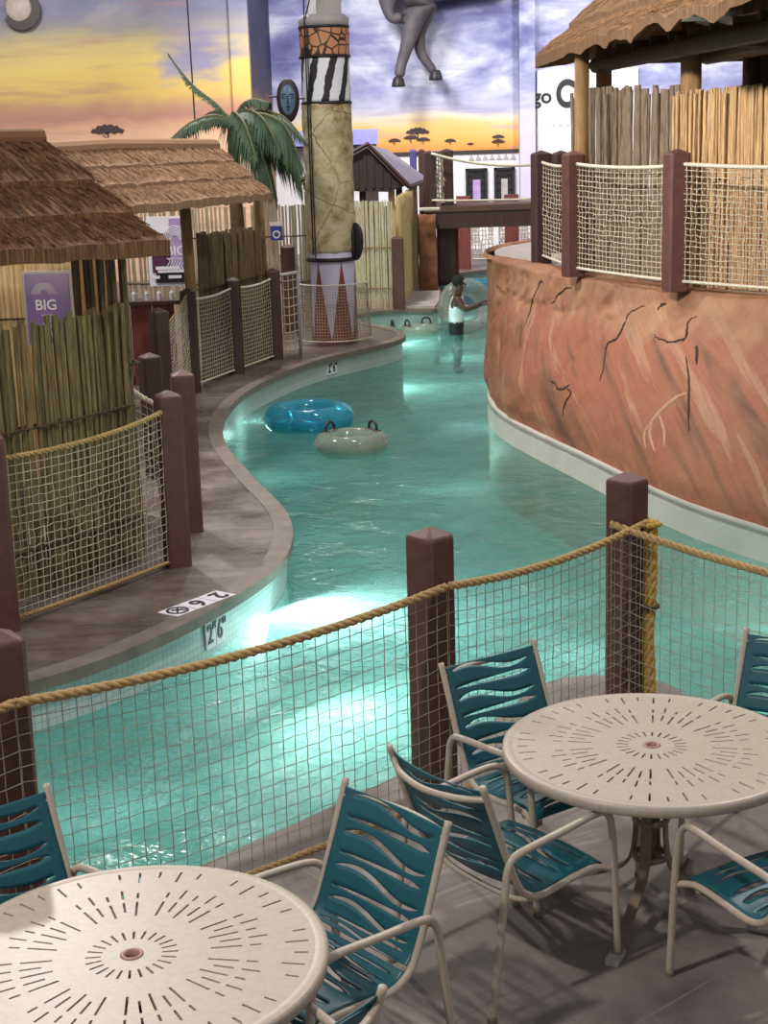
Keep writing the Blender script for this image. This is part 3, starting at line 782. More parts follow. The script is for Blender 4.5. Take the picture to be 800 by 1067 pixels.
# purple poster
Yp = 13.75; a = D(22,283,Yp); b = D(79,342,Yp); w = b.x-a.x; h = a.z-b.z+.15; cx = (a.x+b.x)/2; cz = a.z-h/2
root = thing('poster', 'framed purple poster with white curly lettering inside the nearest thatched hut', 'poster', (cx, Yp, cz), math.radians(-4))
MB().box((0,0,0),(w,.03,h)).build('frame', M['steel'], root)
MB().box((0,-.012,0),(w-.05,.02,h-.05)).build('print', M['purple'], root)
flat_text(root, 'BIG', .13, (-.02,-.026,.03), 'print_white', bold=.0015)
mb = MB()
for k in range(5): mb.tube([( -.03+ (.05+.018*k)*math.cos(a_)*.9, -.026, .13+(.05+.012*k)*math.sin(a_)) for a_ in [PI*(i/14) for i in range(15)]], .003, 4)
for k in range(6): mb.tube(curl(-.07+.018*k, -.05, -.06+.02*k, -.26, .035, -.026), .004, 4)
mb.build('emblem', M['print_white'], root)
mb = MB().box((-.02,-.026,-.18),(w*.5,.004,.018)).box((.0,-.026,-.215),(w*.4,.004,.012)); 
# bright screen-like poster behind the huts
Yp = 23.0; a = D(152,226,Yp); b = D(196,297,Yp); w = b.x-a.x; h = a.z-b.z; cx = (a.x+b.x)/2; cz = (a.z+b.z)/2
root = thing('poster', 'bright lavender and maroon poster with white curls seen between the two thatched huts', 'poster', (cx, Yp, cz))
MB().box((0,0,0),(w,.05,h)).build('frame', M['white'], root)
MB().box((-w*.14,-.03,-.02),(w*.52,.03,h*.56)).build('print', M['magenta'], root)
MB().box((w*.27,-.03,.04),(w*.34,.032,h*.86)).build('print', M['lavprint'], root)
MB().box((0.06,-.035,-h*.37),(w*.84,.03,h*.16)).build('print', M['ink'], root)
flat_text(root, 'BIG', .2, (w*.24,-.05,.0), 'print_white', bold=.002)
mb = MB()
for k in range(6): mb.tube([(w*.24+(.08+.03*k)*math.cos(a_)*.8, -.05, .16+(.08+.026*k)*math.sin(a_)) for a_ in [PI*(i/14) for i in range(15)]], .007, 4)
for k in range(7): mb.tube(curl(w*.24-.14+.04*k, -.1, w*.24-.12+.045*k, -.3, .05, -.05), .007, 4)
mb.build('emblem', M['print_white'], root)
mb = MB()
mb.box((.0,-.052,-h*.24),(w*.62,.006,.05)).box((.05,-.052,-h*.29),(w*.7,.006,.035)).box((-w*.3,-.056,-h*.37),(w*.16,.006,.045)).box((w*.18,-.056,-h*.37),(w*.34,.006,.045))
mb.build('text_lines', M['print_white'], root)
# red-brown board counter below it
root = thing('bar_counter', 'red-brown panelled counter below the bright poster, behind the hut entrance', 'counter', (-3.8,20.6,0))
mb = MB()
for k in range(7): mb.box((-.9+.3*k,0,.55),(.285,.05,1.1))
mb.build('panel', M['redboard'], root)
MB().box((0,.18,1.12),(2.3,.5,.05)).build('counter_top', M['post_dark'], root)
MB().box((0,.2,.06),(2.1,.3,.12)).build('plinth', M['ink'], root)
for k in range(4): tag(MB().lathe([(.028,0),(.03,.09),(.02,.11),(.02,.12)],12).build('tumbler', M['print_white'], None, (0,0,0)), ['leftmost white tumbler on the red-brown counter','white tumbler second from left on the red-brown counter','white tumbler third from left on the red-brown counter','rightmost white tumbler on the red-brown counter'][k], 'cup', 'white tumblers on the counter').location = (-3.3+.17*k, 20.7, 1.145)

# farther hut
c2 = Vector((-2.13,18.35,0)); ax = Vector((.33,.944,0)); pr = Vector((-.944,.33,0))
cen = c2 + pr*.76
h2 = thing('thatched_hut', 'farther thatched hut with three grey-tan straw layers in front of the palm', 'hut', (cen.x,cen.y,0), math.atan2(ax.y,ax.x), 'thatched huts')
hip_roof(h2, 4.6, 1.52, 2.45, 3.13, .1, (0,.33,.64,1.0), 'thatch_grey', .065, 8000, seed=4)
for x, y in ((0,.45),(-1.9,-.45),(-1.9,.45)):
    local_pole(h2, [(x,y,0),(x+.015,y,1.2),(x,y,2.62)], .075)
for y in (-.45,.45): local_pole(h2, [(-2.1,y,2.58),(2.1,y,2.58)], .05, 'beam', 'pole_dark')
q = D(198,300,20.2)
tag(MB().tube([(q.x,q.y,0),(q.x+.01,q.y,1.3),(q.x-.01,q.y,2.6)], .075, 10).build('wood_pole', M['pole'], None, (q.x,q.y,0), True), 'tan round pole holding the front of the farther thatched roof', 'post')
q = D(270,225,24.5)
tag(MB().tube([(q.x,q.y,0),(q.x+.01,q.y,1.3),(q.x-.01,q.y,2.65)], .085, 10).build('wood_pole', M['pole'], None, (q.x,q.y,0), True), 'brown round pole behind the dark stick screen, left of the blue sign', 'post')

# right hut on the rock
far = P(562,70,0); 
tip = D(563,70,19.0); ax = Vector((.132,-.991,0)); pr = Vector((.991,.132,0)); Lh = 9.5; Wh = 5.4
cen = Vector((tip.x,tip.y,0)) + ax*Lh/2 + pr*Wh/2
# local +x must run so that the water side is local -y: x axis = ax, y axis = pr
h3 = thing('thatched_hut', 'large thatched hut with wavy straw eaves on top of the red rock', 'hut', (cen.x,cen.y,DZ), math.atan2(ax.y,ax.x), 'thatched huts')
hip_roof(h3, Lh, Wh, tip.z-DZ+.04, tip.z-DZ+2.7, 1.9, (0,.13,.45,1.0), 'thatch_tan', .11, 11000, scallop=.2, seed=6)
hz = tip.z-DZ
def h3p(px, py_mid, Y, r, mat='pole'):
    q = D(px, py_mid, Y)
    loc = h3.matrix_basis.inverted() @ Vector((q.x,q.y,DZ))
    local_pole(h3, [(loc.x,loc.y,0),(loc.x+.01,loc.y,1.2),(loc.x,loc.y,hz+.25)], r, 'post', mat)
import mathutils
h3.matrix_basis = Matrix.Translation(h3.location) @ Matrix.Rotation(math.atan2(ax.y,ax.x), 4, 'Z')
h3p(606,100,17.6,.085); h3p(629,80,18.3,.095); h3p(720,60,15.9,.11); h3p(783,60,17.5,.10,'pole_dark')
for y, z in ((-Wh/2+.55, hz-.02),(-Wh/2+1.9, hz+.05),(Wh/2-.5,hz-.02)):
    local_pole(h3, [(-Lh/2+.5,y,z),(0,y,z+.01),(Lh/2-.4,y,z)], .09, 'beam', 'pole_dark')
for x in (-Lh/2+.7, -1.2, 1.2, Lh/2-.7):
    local_pole(h3, [(x,-Wh/2+.5,hz+.05),(x,Wh/2-.4,hz+.05)], .07, 'beam', 'pole_dark')
MB().box((0.3,Wh/2-.9,hz-.35),(Lh-1.6,.06,.75)).build('dark_backing', M['gable'], h3)
MB().box((0.3,Wh/2-.9,.95),(Lh-1.6,.06,1.9)).build('dark_backing', M['gable'], h3)  # added dark backing, makes the gaps between the sticks read as shade
MB().box((-Lh/2+1.2,.9,hz-.3),(.06,Wh-2.6,.6)).build('dark_backing', M['gable'], h3)
mb = MB()
for k in range(12): mb.box((-Lh/2+.9+.6*k, 0, hz+.12),(.05,Wh-1.0,.08))
mb.build('rafters', M['pole_dark'], h3)
# ceiling fan under it
q = D(733,27,14.6)
fan = thing('ceiling_fan', 'white bladed ceiling fan hanging under the wavy thatched roof', 'fan', (q.x+.25,q.y,q.z))
MB().lathe([(.02,.0),(.10,.02),(.12,.06),(.10,.12),(.03,.15),(.02,.4)],16).build('motor', M['fan'], fan, None, True)
for k in range(4):
    a_ = PI/2*k + .2; mb = MB(); R = Matrix.Rotation(a_,4,'Z') @ Matrix.Rotation(.2,4,'X')
    mb.add([R @ Vector(p) for p in ((.12,-.04,.06),(.3,-.075,.06),(.68,-.07,.06),(.7,.0,.06),(.68,.07,.06),(.3,.075,.06),(.12,.04,.06))] + [R @ Vector(p) for p in ((.12,-.04,.07),(.3,-.075,.07),(.68,-.07,.07),(.7,.0,.07),(.68,.07,.07),(.3,.075,.07),(.12,.04,.07))],
           [(6,5,4,3,2,1,0),(7,8,9,10,11,12,13)] + [(i,(i+1)%7,(i+1)%7+7,i+7) for i in range(7)])
    mb.build('blade', M['fan'], fan)
# stick and reed walls on the rock
w0 = D(597,200,17.75); w1 = D(702,200,16.1)
stick_fence('grey stick wall with a rope tie behind the net on the red rock', [(w0.x,w0.y),((w0.x+w1.x)/2+.03,(w0.y+w1.y)/2+.1),(w1.x,w1.y)], 52, DZ, lambda t: 3.62-.04*t, 'stick_grey', (DZ+1.28-DZ+.0+1.45,), r=(.022,.034), jit=.02, lean=.04, seed=31, ragged=.05)
w2 = D(706,200,15.8); w3 = Vector((4.75,13.55,0))
stick_fence('golden reed wall behind the right-hand net on the red rock', [(w2.x,w2.y),((w2.x+w3.x)/2+.05,(w2.y+w3.y)/2+.1),(w3.x,w3.y)], 400, DZ, lambda t: 3.52+.05*t, 'reed', (2.68,), r=(.008,.017), jit=.05, lean=.03, seed=33, ragged=.03)

# ================================================================ ROCK
rim = [(6.2,9.0),(4.9,11.8),(4.3,13.0),(3.67,14.25),(3.0,15.5),(2.62,16.5),(2.26,17.6),(1.9,18.9),(1.64,20.2),(1.53,21.3),(1.70,22.4),(2.2,23.6),(3.1,24.8),(5,26.2)]
base = [(6.6,5.7),(4.6,9.3),(3.95,10.6),(3.14,12.1),(2.6,13.35),(2.04,15.48),(1.52,17.5),(1.38,18.9),(1.46,20.4),(1.56,21.6),(1.75,22.6),(2.15,24.2),(2.9,26.2),(4.8,28.2)]
rb = cat_rom(base, 14); rr_ = cat_rom(rim, 14)
prof = [(i/34) for i in range(35)]
mb = MB(); vs = []; N = len(rb); Lr = 0; us_ = []
crk_u = [(.30,.55,1.0,.02),(.42,.35,.9,-.03),(.52,.6,1.0,.015),(.60,.45,.95,-.02),(.66,.7,1.0,.02),(.71,.62,1.0,.012),(.745,.66,1.0,-.012),(.78,.4,1.0,.02)]
def rock_pt(u, v):
    b = lerp_path(rb, u); r = lerp_path(rr_, u); ib = (r-b); out = Vector((-ib.x,-ib.y,0)).normalized() if ib.length > 1e-4 else Vector((-1,0,0))
    bulge = .08*math.sin(PI*min(v,1)**.8)
    if v <= 1:
        e = v**1.25
        p = b.lerp(r, e) + out*(bulge + .10*max(0,(v-.72)/.28)**2*(1 if v < 1 else 1)); p.z = -.15 + 1.72*v
    else:
        k = (v-1)/.2; p = r + out*(.10*(1-k)) - out*(.42*k); p.z = 1.57 + .05*math.sin(PI*min(k*1.1,1))
    s = noise.fractal(Vector((p.x*1.1,p.y*1.1,p.z*1.5)), 1.0, 2.0, 5)
    s2 = noise.fractal(Vector((p.x*.5+9,p.y*.5,p.z*.5)), 1.0, 2.0, 3)
    d = .05*s + .09*s2
    if .8 < v <= 1.12: d += .06*noise.noise(Vector((p.x*5,p.y*5,p.z*2.5))) + .03*noise.noise(Vector((p.x*11,p.y*11,p.z*4)))
    for cu, v0, v1, sl in crk_u:
        if v0 < v < v1+.1:
            uc = cu + sl*(v-v0)/(v1-v0) + .004*noise.noise(Vector((v*14,cu*50,0)))
            q = abs(u-uc)/.0032
            if q < 2: d -= .05*math.exp(-q*q)
    hc = .78 + .05*noise.noise(Vector((u*30,0,3)))   # broken horizontal ledge crack
    if noise.noise(Vector((u*18,5,0))) > .05:
        q = abs(v-hc)/.014
        if q < 2: d -= .035*math.exp(-q*q)
    if v < .14: d = d*(v/.14) - .05*(1-v/.14)
    return p + out*d + Vector((0,0,(.02*s) if v > .9 else 0))
NU, NV = 420, 66
for i in range(NU+1):
    for j in range(NV+1):
        vs.append(rock_pt(i/NU, 1.2*j/NV))
fs = []; us = []
for i in range(NU):
    for j in range(NV):
        a_ = i*(NV+1)+j
        fs.append((a_, a_+1, a_+NV+2, a_+NV+1))
        us.append(((i/NU*36,j/NV*2.04),(i/NU*36,(j+1)/NV*2.04),((i+1)/NU*36,(j+1)/NV*2.04),((i+1)/NU*36,j/NV*2.04)))
mb.add(vs, fs, us)
rock = tag(mb.build('rock_wall', M['rock'], None, None, True), 'curved red-brown sculpted rock bank with cracks along the right of the pool', 'rock', kind='thing')
# chalky petroglyph of a leaping animal on the rock
def rock_find(px, py):
    best = None
    for i in range(120, 330):
        for j in range(4, 52):
            p = vs[i*(NV+1)+j]; q = p - Vector((0,0,H)); r = Vector(ray(px,py))
            d = (q - r*(q.dot(r)/r.dot(r))).length
            if best is None or d < best[0]: best = (d, i/NU, 1.2*j/NV)
    return best[1], best[2]
pg = MB()
def stroke(pts, w):
    uvp = [rock_find(*p) for p in pts]
    path = cat_rom([(a_, b_, 0) for a_, b_ in uvp], 6)
    L_ = [rock_pt(p.x, p.y) for p in path]; n_ = len(L_)
    out = Vector((-.93,-.36,0))
    rs_ = [max(.006, w*math.sin(PI*(.12+.8*i/n_))) for i in range(n_)]
    pg.tube([q - out*(.55*r_) for q, r_ in zip(L_, rs_)], rs_, 6)
stroke([(713,412),(702,417),(690,427),(680,439),(674,450)], .04)
stroke([(674,445),(669,455),(672,467)], .018); stroke([(681,438),(678,452),(682,472)], .022)
stroke([(686,434),(691,450),(690,466)], .022)
pg.build('petroglyph', M['coral'], rock, None, True)
dk = [(p.x,p.y) for p in rr_[6:]] 
deckp = [(p.x + .12, p.y + .05) for p in rr_] + [(16,26.2),(16,9)]
struct(MB().prism(deckp, 1.4, DZ-.01).build('floor_upper', M['slab']))

# cracks in the sculpted rock
for ck in ([(575,262),(571,275),(563,292),(553,318),(547,338)], [(598,292),(590,300),(580,311),(573,318)], [(672,320),(657,326),(650,338),(644,352),(633,362),(630,382),(626,396)],
           [(697,306),(690,318),(686,324)], [(726,330),(716,338),(714,350),(708,356),(694,357),(682,350)], [(800,357),(786,362),(776,360),(768,372),(756,372),(748,378),(738,374)],
           [(714,372),(716,395),(716,425),(717,450)], [(588,402),(596,408),(590,420),(586,432)], [(576,398),(584,404),(596,400)]):
    uvp = [rock_find(*p) for p in ck]; path = cat_rom([(a_, b_, 0) for a_, b_ in uvp], 6); n_ = len(path); m = MB(); rnd = random.Random(n_)
    m.tube([rock_pt(p.x + rnd.uniform(-.0003,.0003), p.y + rnd.uniform(-.006,.006)) for p in path], [.006 + .010*math.sin(PI*i/(n_-1))*rnd.uniform(.5,1.2) for i in range(n_)], 5)
    m.build('crack', M['crack'], rock)
# ================================================================ PAINTED PILLAR
pc_ = Vector((-.72, 24.95, 0)); pr_ = .395
pillar = thing('painted_pillar', 'tall round pillar painted with giraffe and zebra bands above tan rock texture', 'pillar', pc_)
tag(pillar, kind='thing')
circ = 2*PI*pr_
def zP(py): return D(340, py, 24.6).z
z_r0, z_r1, z_z, z_g, z_t = zP(272), zP(107), zP(58), zP(27), zP(18)
def ring_prof(z0, z1, r, n=10, wob=0): return [(r + wob*math.sin(i*1.7), z0 + (z1-z0)*i/n) for i in range(n+1)]
rk = MB().lathe(ring_prof(z_r0+.1, z_r1, pr_, 40), 48)
rk.v = [q + Vector((q.x,q.y,0)).normalized()*(.03*noise.fractal(q*2.4,1,2,4) - (.05 if q.z < z_r0+.15 else 0)) if 1 else q for q in rk.v]
rk.build('rock_band', M['pillar_rock'], pillar, None, True)
MB().lathe(ring_prof(z_r1, z_z, pr_-.01), 48, uvscale=circ).build('zebra_band', M['zebra'], pillar, None, True)
MB().lathe(ring_prof(z_z, z_g, pr_), 48, uvscale=circ).build('giraffe_band', M['giraffe'], pillar, None, True)
mb = MB().lathe([(pr_+.012,z_z-.02),(pr_+.018,z_z),(pr_+.012,z_z+.02)],48); mb.lathe([(pr_+.005,z_r1-.02),(pr_+.012,z_r1),(pr_+.005,z_r1+.025)],48); mb.lathe([(pr_+.008,z_g-.02),(pr_+.012,z_g),(pr_+.008,z_g+.02)],48)
mb.build('black_line', M['ink'], pillar, None, True)
MB().lathe([(pr_+.0,z_g),(pr_+.005,z_t),(pr_-.06,z_t+.06),(.1,z_t+.07)],48).build('collar', M['steel'], pillar, None, True)
mb = MB().box((.07,0,z_t+1.5),(.42,.42,3.0)); mb.build('steel_post', M['steel'], pillar)
mb = MB().box((-.17,-.08,z_t+1.5),(.14,.3,3.0)); mb.build('steel_cladding', M['white'], pillar)
MB().lathe(ring_prof(0, z_r0+.12, pr_-.03), 48).build('base_band', M['lilac'], pillar, None, True)
mb = MB()
for k in range(6):
    a0 = -PI/2 + 2*PI*k/6 + .42; n = 8; w = .41; zt = z_r0 - .02
    for s in range(n):
        for (u0,u1) in ((-w/2+w*s/n, -w/2+w*(s+1)/n),):
            def pt(u, z): a_ = a0 + u/pr_; return ((pr_-.018)*math.cos(a_), (pr_-.018)*math.sin(a_), z)
            h0 = zt*(1-abs(u0)*2/w) + .35*(abs(u0)*2/w)*0; h1_ = zt*(1-abs(u1)*2/w)
            mb.add([pt(u0,.0), pt(u1,.0), pt(u1,max(h1_,.01)), pt(u0,max(h0,.01))], [(0,1,2,3)])
mb.build('triangle_band', M['triangle_red'], pillar)
MB().lathe([(pr_+.01,z_r0-.02),(pr_+.03,z_r0+.01),(pr_+.01,z_r0+.04)],48).build('iron_hoop', M['ink'], pillar, None, True)
mb = MB(); a_ = -PI/2 - .75
mb.tube([((pr_+.03)*math.cos(a_),(pr_+.03)*math.sin(a_),z) for z in (z_r0+.1, 3, z_g, z_t+.3, z_t+1.2)], .012, 6)
mb.tube([((pr_+.03)*math.cos(a_+.12),(pr_+.03)*math.sin(a_+.12),z) for z in (z_r0, 2.4, 3, z_g)], .01, 6)
mb.tube([(-.27,-.33,z_t),(-.2,-.36,z_t+.25),(-.08,-.36,z_t+.55),(-.02,-.3,z_t+1.2)], .012, 6)
mb.build('cable', M['ink'], pillar)
# the net round its foot
cc = pc_
arc = lambda z, r: [Vector((cc.x + r*math.cos(t), cc.y - .1 + r*math.sin(t), z)) for t in [PI*(1.02) + PI*1.02*k/24 for k in range(25)]]
net_panel('dark net wrapped round the foot of the painted pillar', arc(.95,.56), arc(.06,.6), 40, 18, .004, .014, ('cord_dark','white_rope','white_rope'), 'nets of the left walkway', laid=False)
# gate of pale tubes beside it
gt = thing('rope_gate', 'small gate of grey tube and white rope between the netted fence and the pillar', 'gate', (-1.3,23.3,0))
MB().tube([(.09,0,0),(.09,0,1.22),(.08,.0,1.26),(-.18,-.3,1.24)], .025, 8).build('gate_frame', M['steel'], gt, None, True)
mb = MB()
for k in range(9): mb.tube([(.09,0,.12+.13*k),(-.05,-.17,.1+.13*k),(-.2,-.36,.12+.13*k)], .008, 5)
for k in range(3): mb.tube([(.02-.07*k,-.08-.08*k,.1),(.02-.07*k,-.08-.08*k,1.22)], .008, 5)
mb.build('netting', M['cord'], gt)
# blue mask on the left of the pillar
q = D(300,103,24.75)
mk = thing('tribal_mask', 'oval dark mask with a blue face hung left of the zebra band', 'mask', (q.x,q.y,q.z))
def oval(rx, rz, d, n=24, m=7, y0=0):
    b = MB(); vs = []; fs = []
    for i in range(m+1):
        t = i/m*PI/2
        for k in range(n):
            a_ = 2*PI*k/n; vs.append((rx*math.cos(t)*math.cos(a_), y0-d*math.sin(t), rz*math.cos(t)*math.sin(a_)*(1-.08*math.sin(a_))))
    for i in range(m):
        for k in range(n): fs.append((i*n+k, i*n+(k+1)%n, (i+1)*n+(k+1)%n, (i+1)*n+k))
    fs.append(tuple(range(n-1,-1,-1))); return b.add(vs, fs)
oval(.18,.34,.07).build('headdress', M['mask_dark'], mk, None, True)
oval(.125,.24,.06,y0=-.035).build('face', M['mask_blue'], mk, None, True)
mb = MB()
for s in (-1,1):
    mb.tube([(s*.055+.035*math.cos(t), -.088, .02+.018*math.sin(t)) for t in [2*PI*k/12 for k in range(12)]], .006, 5, closed=True)
    mb.tube([(s*.015,-.1,.06),(s*.06,-.093,.075),(s*.1,-.07,.05)], .007, 5)
mb.tube([(0,-.1,.05),(0,-.115,-.05),(.0,-.1,-.08)], .010, 6); mb.ball((0,-.09,-.12),.026,10,6,(1.2,.4,.6)); mb.ball((0,-.085,-.165),.02,10,6,(1,.4,.8))
mb.build('features', M['ink'], mk, None, True)
mb = MB().tube([(-.3,.0,.04),(-.16,-.02,.04)], .015, 6).tube([(.14,0,.0),(.34,.02,.0)], .015, 6); mb.build('bracket', M['iron'], mk)
# dark shield right of the pillar
q = D(372,250,24.75)
sh = thing('shield', 'dark oval shield hung on the right side of the painted pillar', 'shield', (q.x-.02,q.y,q.z), -.6)
oval(.15,.3,.06).build('shield_board', M['ink'], sh, None, True); MB().tube([(0,-.065,-.2),(0,-.075,0),(0,-.065,.2)],.015,6).build('ridge', M['iron'], sh)
# small blue sign on the pale fence
q = D(288,243,26.6)
sg = thing('safety_sign', 'small blue sign with a white ring on the long pale stick fence', 'sign', (q.x,q.y,q.z))
MB().box((0,0,0),(.2,.02,.24)).build('board', M['signblue'], sg); MB().box((0,0,.16),(.22,.02,.06)).build('header', M['print_white'], sg)
ring_mesh(.04,.07,24,-.012,.006,c=(0,-.02)).build('symbol', M['print_white'], sg)

# ================================================================ PALM
q = D(246,126,23.6)
pm = thing('palm_tree', 'palm with drooping dark green fronds between the farther hut and the pillar', 'palm', (q.x-.05,q.y,0))
zt = q.z
MB().tube([(0,0,0),(.02,0,1.2),(-.02,0,2.4),(0,0,zt-.05)], [.13,.11,.1,.09], 12).build('trunk', M['palm_trunk'], pm, None, True)
def frond(path, ln, droop, n=34, seed=0, thin=False):
    rnd = random.Random(seed); pth = cat_rom(path, 10); st = MB(); st.tube(pth, [.03*(1-.85*i/len(pth))+.004 for i in range(len(pth))], 6)
    lf = MB()
    for k in range(n):
        t = .06 + .94*k/n; p = lerp_path(pth, t); p2 = lerp_path(pth, min(t+.03,1)); d = (p2-p)
        d = d.normalized() if d.length > 1e-6 else Vector((0,0,1))
        side = d.cross(Vector((0,0,1))); side = side.normalized() if side.length > .05 else Vector((1,0,0))
        L_ = ln*math.sin(PI*(.12+.83*t))*rnd.uniform(.8,1.15)
        for s in (-1,1):
            dirv = (side*s*.75 + d*.55 + Vector((0,0,-droop))).normalized()
            a = p; b = p + dirv*L_*.55 + Vector((0,0,.02)); c = p + dirv*L_ + Vector((0,0,-.22*L_*(1+droop)))
            w = .026*rnd.uniform(.7,1.2); up_ = d
            vs = [a - up_*w*.5, a + up_*w*.5, b + up_*w, b - up_*w, c, a+Vector((0,0,.008)), b+Vector((0,0,.012))]
            lf.add(vs, [(0,5,6,3),(5,1,2,6),(3,6,4),(6,2,4)])
    return st, lf
fr_specs = [
 ([(0,0,zt-.05),(-.25,.05,zt+.25),(-.60,.1,zt+.55),(-.92,.1,zt+.98)], .24, .1, 44),
 ([(0,0,zt-.05),(.3,0,zt+.12),(.75,-.1,zt+.05),(1.1,-.15,zt-.35)], .42, .5, 40),
 ([(0,0,zt-.05),(.2,-.2,zt+.15),(.5,-.5,zt+.0),(.75,-.7,zt-.5)], .5, .7, 40),
 ([(0,0,zt-.05),(.3,.2,zt+.05),(.7,.3,zt-.25),(.95,.35,zt-.9)], .5, .9, 40),
 ([(0,0,zt-.05),(-.25,-.2,zt+.08),(-.6,-.4,zt-.02),(-.95,-.55,zt-.3)], .3, .5, 34),
 ([(0,0,zt-.05),(.05,-.35,zt+.12),(.25,-.7,zt-.1),(.4,-.9,zt-.6)], .5, .9, 36),
 ([(0,0,zt-.05),(-.2,.35,zt+.15),(-.5,.75,zt+.1),(-.9,1.0,zt-.2)], .35, .5, 34),
 ([(0,0,zt-.05),(.15,.0,zt+.22),(.35,-.05,zt+.3),(.55,-.1,zt+.25)], .34, .3, 26),
 ([(0,0,zt-.05),(.35,-.25,zt+.1),(.8,-.4,zt-.1),(1.05,-.5,zt-.75)], .62, .8, 56),
 ([(0,0,zt-.05),(.4,.1,zt-.05),(.85,.1,zt-.4),(1.0,.1,zt-1.1)], .68, 1.0, 60),
 ([(0,0,zt-.05),(.2,-.3,zt-.05),(.45,-.5,zt-.5),(.6,-.6,zt-1.1)], .62, 1.0, 56),
 ([(0,0,zt-.05),(.25,-.1,zt-.15),(.5,-.1,zt-.6),(.62,-.1,zt-1.2)], .55, 1.0, 36),
]
for i, (pth, ln, dr, n) in enumerate(fr_specs):
    a, b = frond(pth, ln, dr, n, i)
    st = a.build('frond', M['palm_stem'], pm, None, True); b.build('leaflets', M['palm_leaf'], st)

# ================================================================ FAR KIOSKS, BRIDGE
# small shed with grey roof behind the pale fence
Ys = 33.0
ap = D(383,152,Ys); el = D(345,176,Ys); er = D(424,193,Ys); rp = D(404,156,Ys+2.2); rr2 = D(447,187,Ys+1.7)
shed = thing('shed', 'small shed with a dark plank gable and grey sheet roof right of the painted pillar', 'shed', (ap.x,Ys,0))
gp = [(er.x+.0,er.z),(ap.x,ap.z),(el.x-.6,el.z-.25),(el.x-.6,D(383,196,Ys).z),(D(405,196,Ys).x,D(405,200,Ys).z)]
mb = MB(); mb.plate([(x,z) for x,z in gp], Matrix.Translation((0,Ys,0)), .06)
for k in range(11):
    x = el.x-.3 + .17*k
    top = ap.z - abs(x-ap.x)*(ap.z-er.z)/(er.x-ap.x) - .08
    bz = D(383,196,Ys).z
    if top > bz+.05: mb.box((x, Ys-.08, (top+bz)/2), (.05,.04,top-bz))
wpart(shed, mb, 'gable', M['gable'])
def slab4(a, b, c, d, th=.06):
    m = MB(); q = [Vector(v) for v in (a,b,c,d)]; n_ = (q[1]-q[0]).cross(q[2]-q[0]).normalized()*th
    return m.add(q + [v - n_ for v in q], [(0,1,2,3),(7,6,5,4),(0,4,5,1),(1,5,6,2),(2,6,7,3),(3,7,4,0)])
e2 = Vector((er.x+.05, Ys-.2, er.z-.03)); a2 = Vector((ap.x, Ys-.2, ap.z+.04))
wpart(shed, slab4(a2, e2, rr2, rp), 'roof', M['gray_roof'])
l2 = Vector((el.x-.7, Ys-.2, el.z-.25)); wpart(shed, slab4(l2, a2, rp, rp+Vector((l2.x-a2.x,0,l2.z-a2.z))), 'roof', M['gray_roof'])
mb = MB(); mb.tube([e2, a2, l2], .05, 4); mb.tube([e2, rr2], .05, 4); wpart(shed, mb, 'barge_board', M['post_dark'])
for px in (378, 408, 416):
    q = D(px,212,Ys+.3); wpart(shed, MB().box((q.x,Ys+.3,1.15),(.14,.14,2.3)), 'post', M['stick_gold' if px == 408 else 'post_dark'])
wpart(shed, MB().box((ap.x+.1,Ys+.9,.9),(1.5,.1,1.8)), 'back_panel', M['gable'])
# lavender canopy kiosk behind the pillar
Yk = 37.0; a = D(300,137,Yk); b = D(394,150,Yk)
ko = thing('kiosk', 'white kiosk with a lavender flat canopy behind the painted pillar', 'kiosk', ((a.x+b.x)/2,Yk,0))
wpart(ko, MB().box(((a.x+b.x)/2,Yk+.6,(a.z+b.z)/2),(b.x-a.x,1.4,a.z-b.z)), 'canopy', M['canopy_blue'])
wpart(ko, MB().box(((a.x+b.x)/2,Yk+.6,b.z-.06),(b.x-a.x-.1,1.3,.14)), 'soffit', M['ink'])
wpart(ko, MB().box(((a.x+b.x)/2,Yk+1.0,b.z/2-.06),(b.x-a.x-.3,.8,b.z-.12)), 'wall', M['white'])
for k in range(3): wpart(ko, MB().box((a.x+.5+.7*k,Yk+.57,1.7),(.4,.06,.7)), 'shutter', M['gable'])

# footbridge
Yb = 33.2
x0 = D(441,222,Yb).x; x1 = 4.6; zd = D(480,214,Yb).z; zb = D(480,233,Yb).z
br_ = thing('footbridge', 'brown timber footbridge crossing the far end of the pool', 'bridge', ((x0+x1)/2,Yb,WZ))
mb = MB()
for k in range(14): mb.box((x0+.12+(x1-x0)*k/14, Yb+.8, zd-.05),((x1-x0)/14-.01,1.7,.09))
wpart(br_, mb, 'deck', M['deckwood'])
for dy in (0,1.6): wpart(br_, MB().box(((x0+x1)/2, Yb+dy, (zd+zb)/2-.1),(x1-x0,.16,zd-zb-.02)), 'beam', M['post_dark'])
wpart(br_, MB().box(((x0+x1)/2, Yb-.09, zd-.06),(x1-x0,.05,.12)), 'edge_board', M['deckwood'])
for px in (483,533):
    q = D(px,240,Yb+5.6); mb = MB().box((q.x,Yb+5.6,.9),(.34,.34,1.8)); wpart(br_, mb, 'support_post', M['redboard'])
def rocky_block(c, d, seed):
    m = MB(); n = 6; b = bmesh.new(); bmesh.ops.create_cube(b, size=1.0); bmesh.ops.subdivide_edges(b, edges=b.edges, cuts=7, use_grid_fill=True)
    for v in b.verts:
        p = Vector((v.co.x*d[0], v.co.y*d[1], v.co.z*d[2])); v.co = p + p.normalized()*.05*noise.fractal(p*2+Vector((seed,0,0)),1,2,4) + Vector(c)
    vs_ = [v.co.copy() for v in b.verts]; fs_ = [tuple(v.index for v in f.verts) for f in b.faces]; b.free()
    return m.add(vs_, fs_)
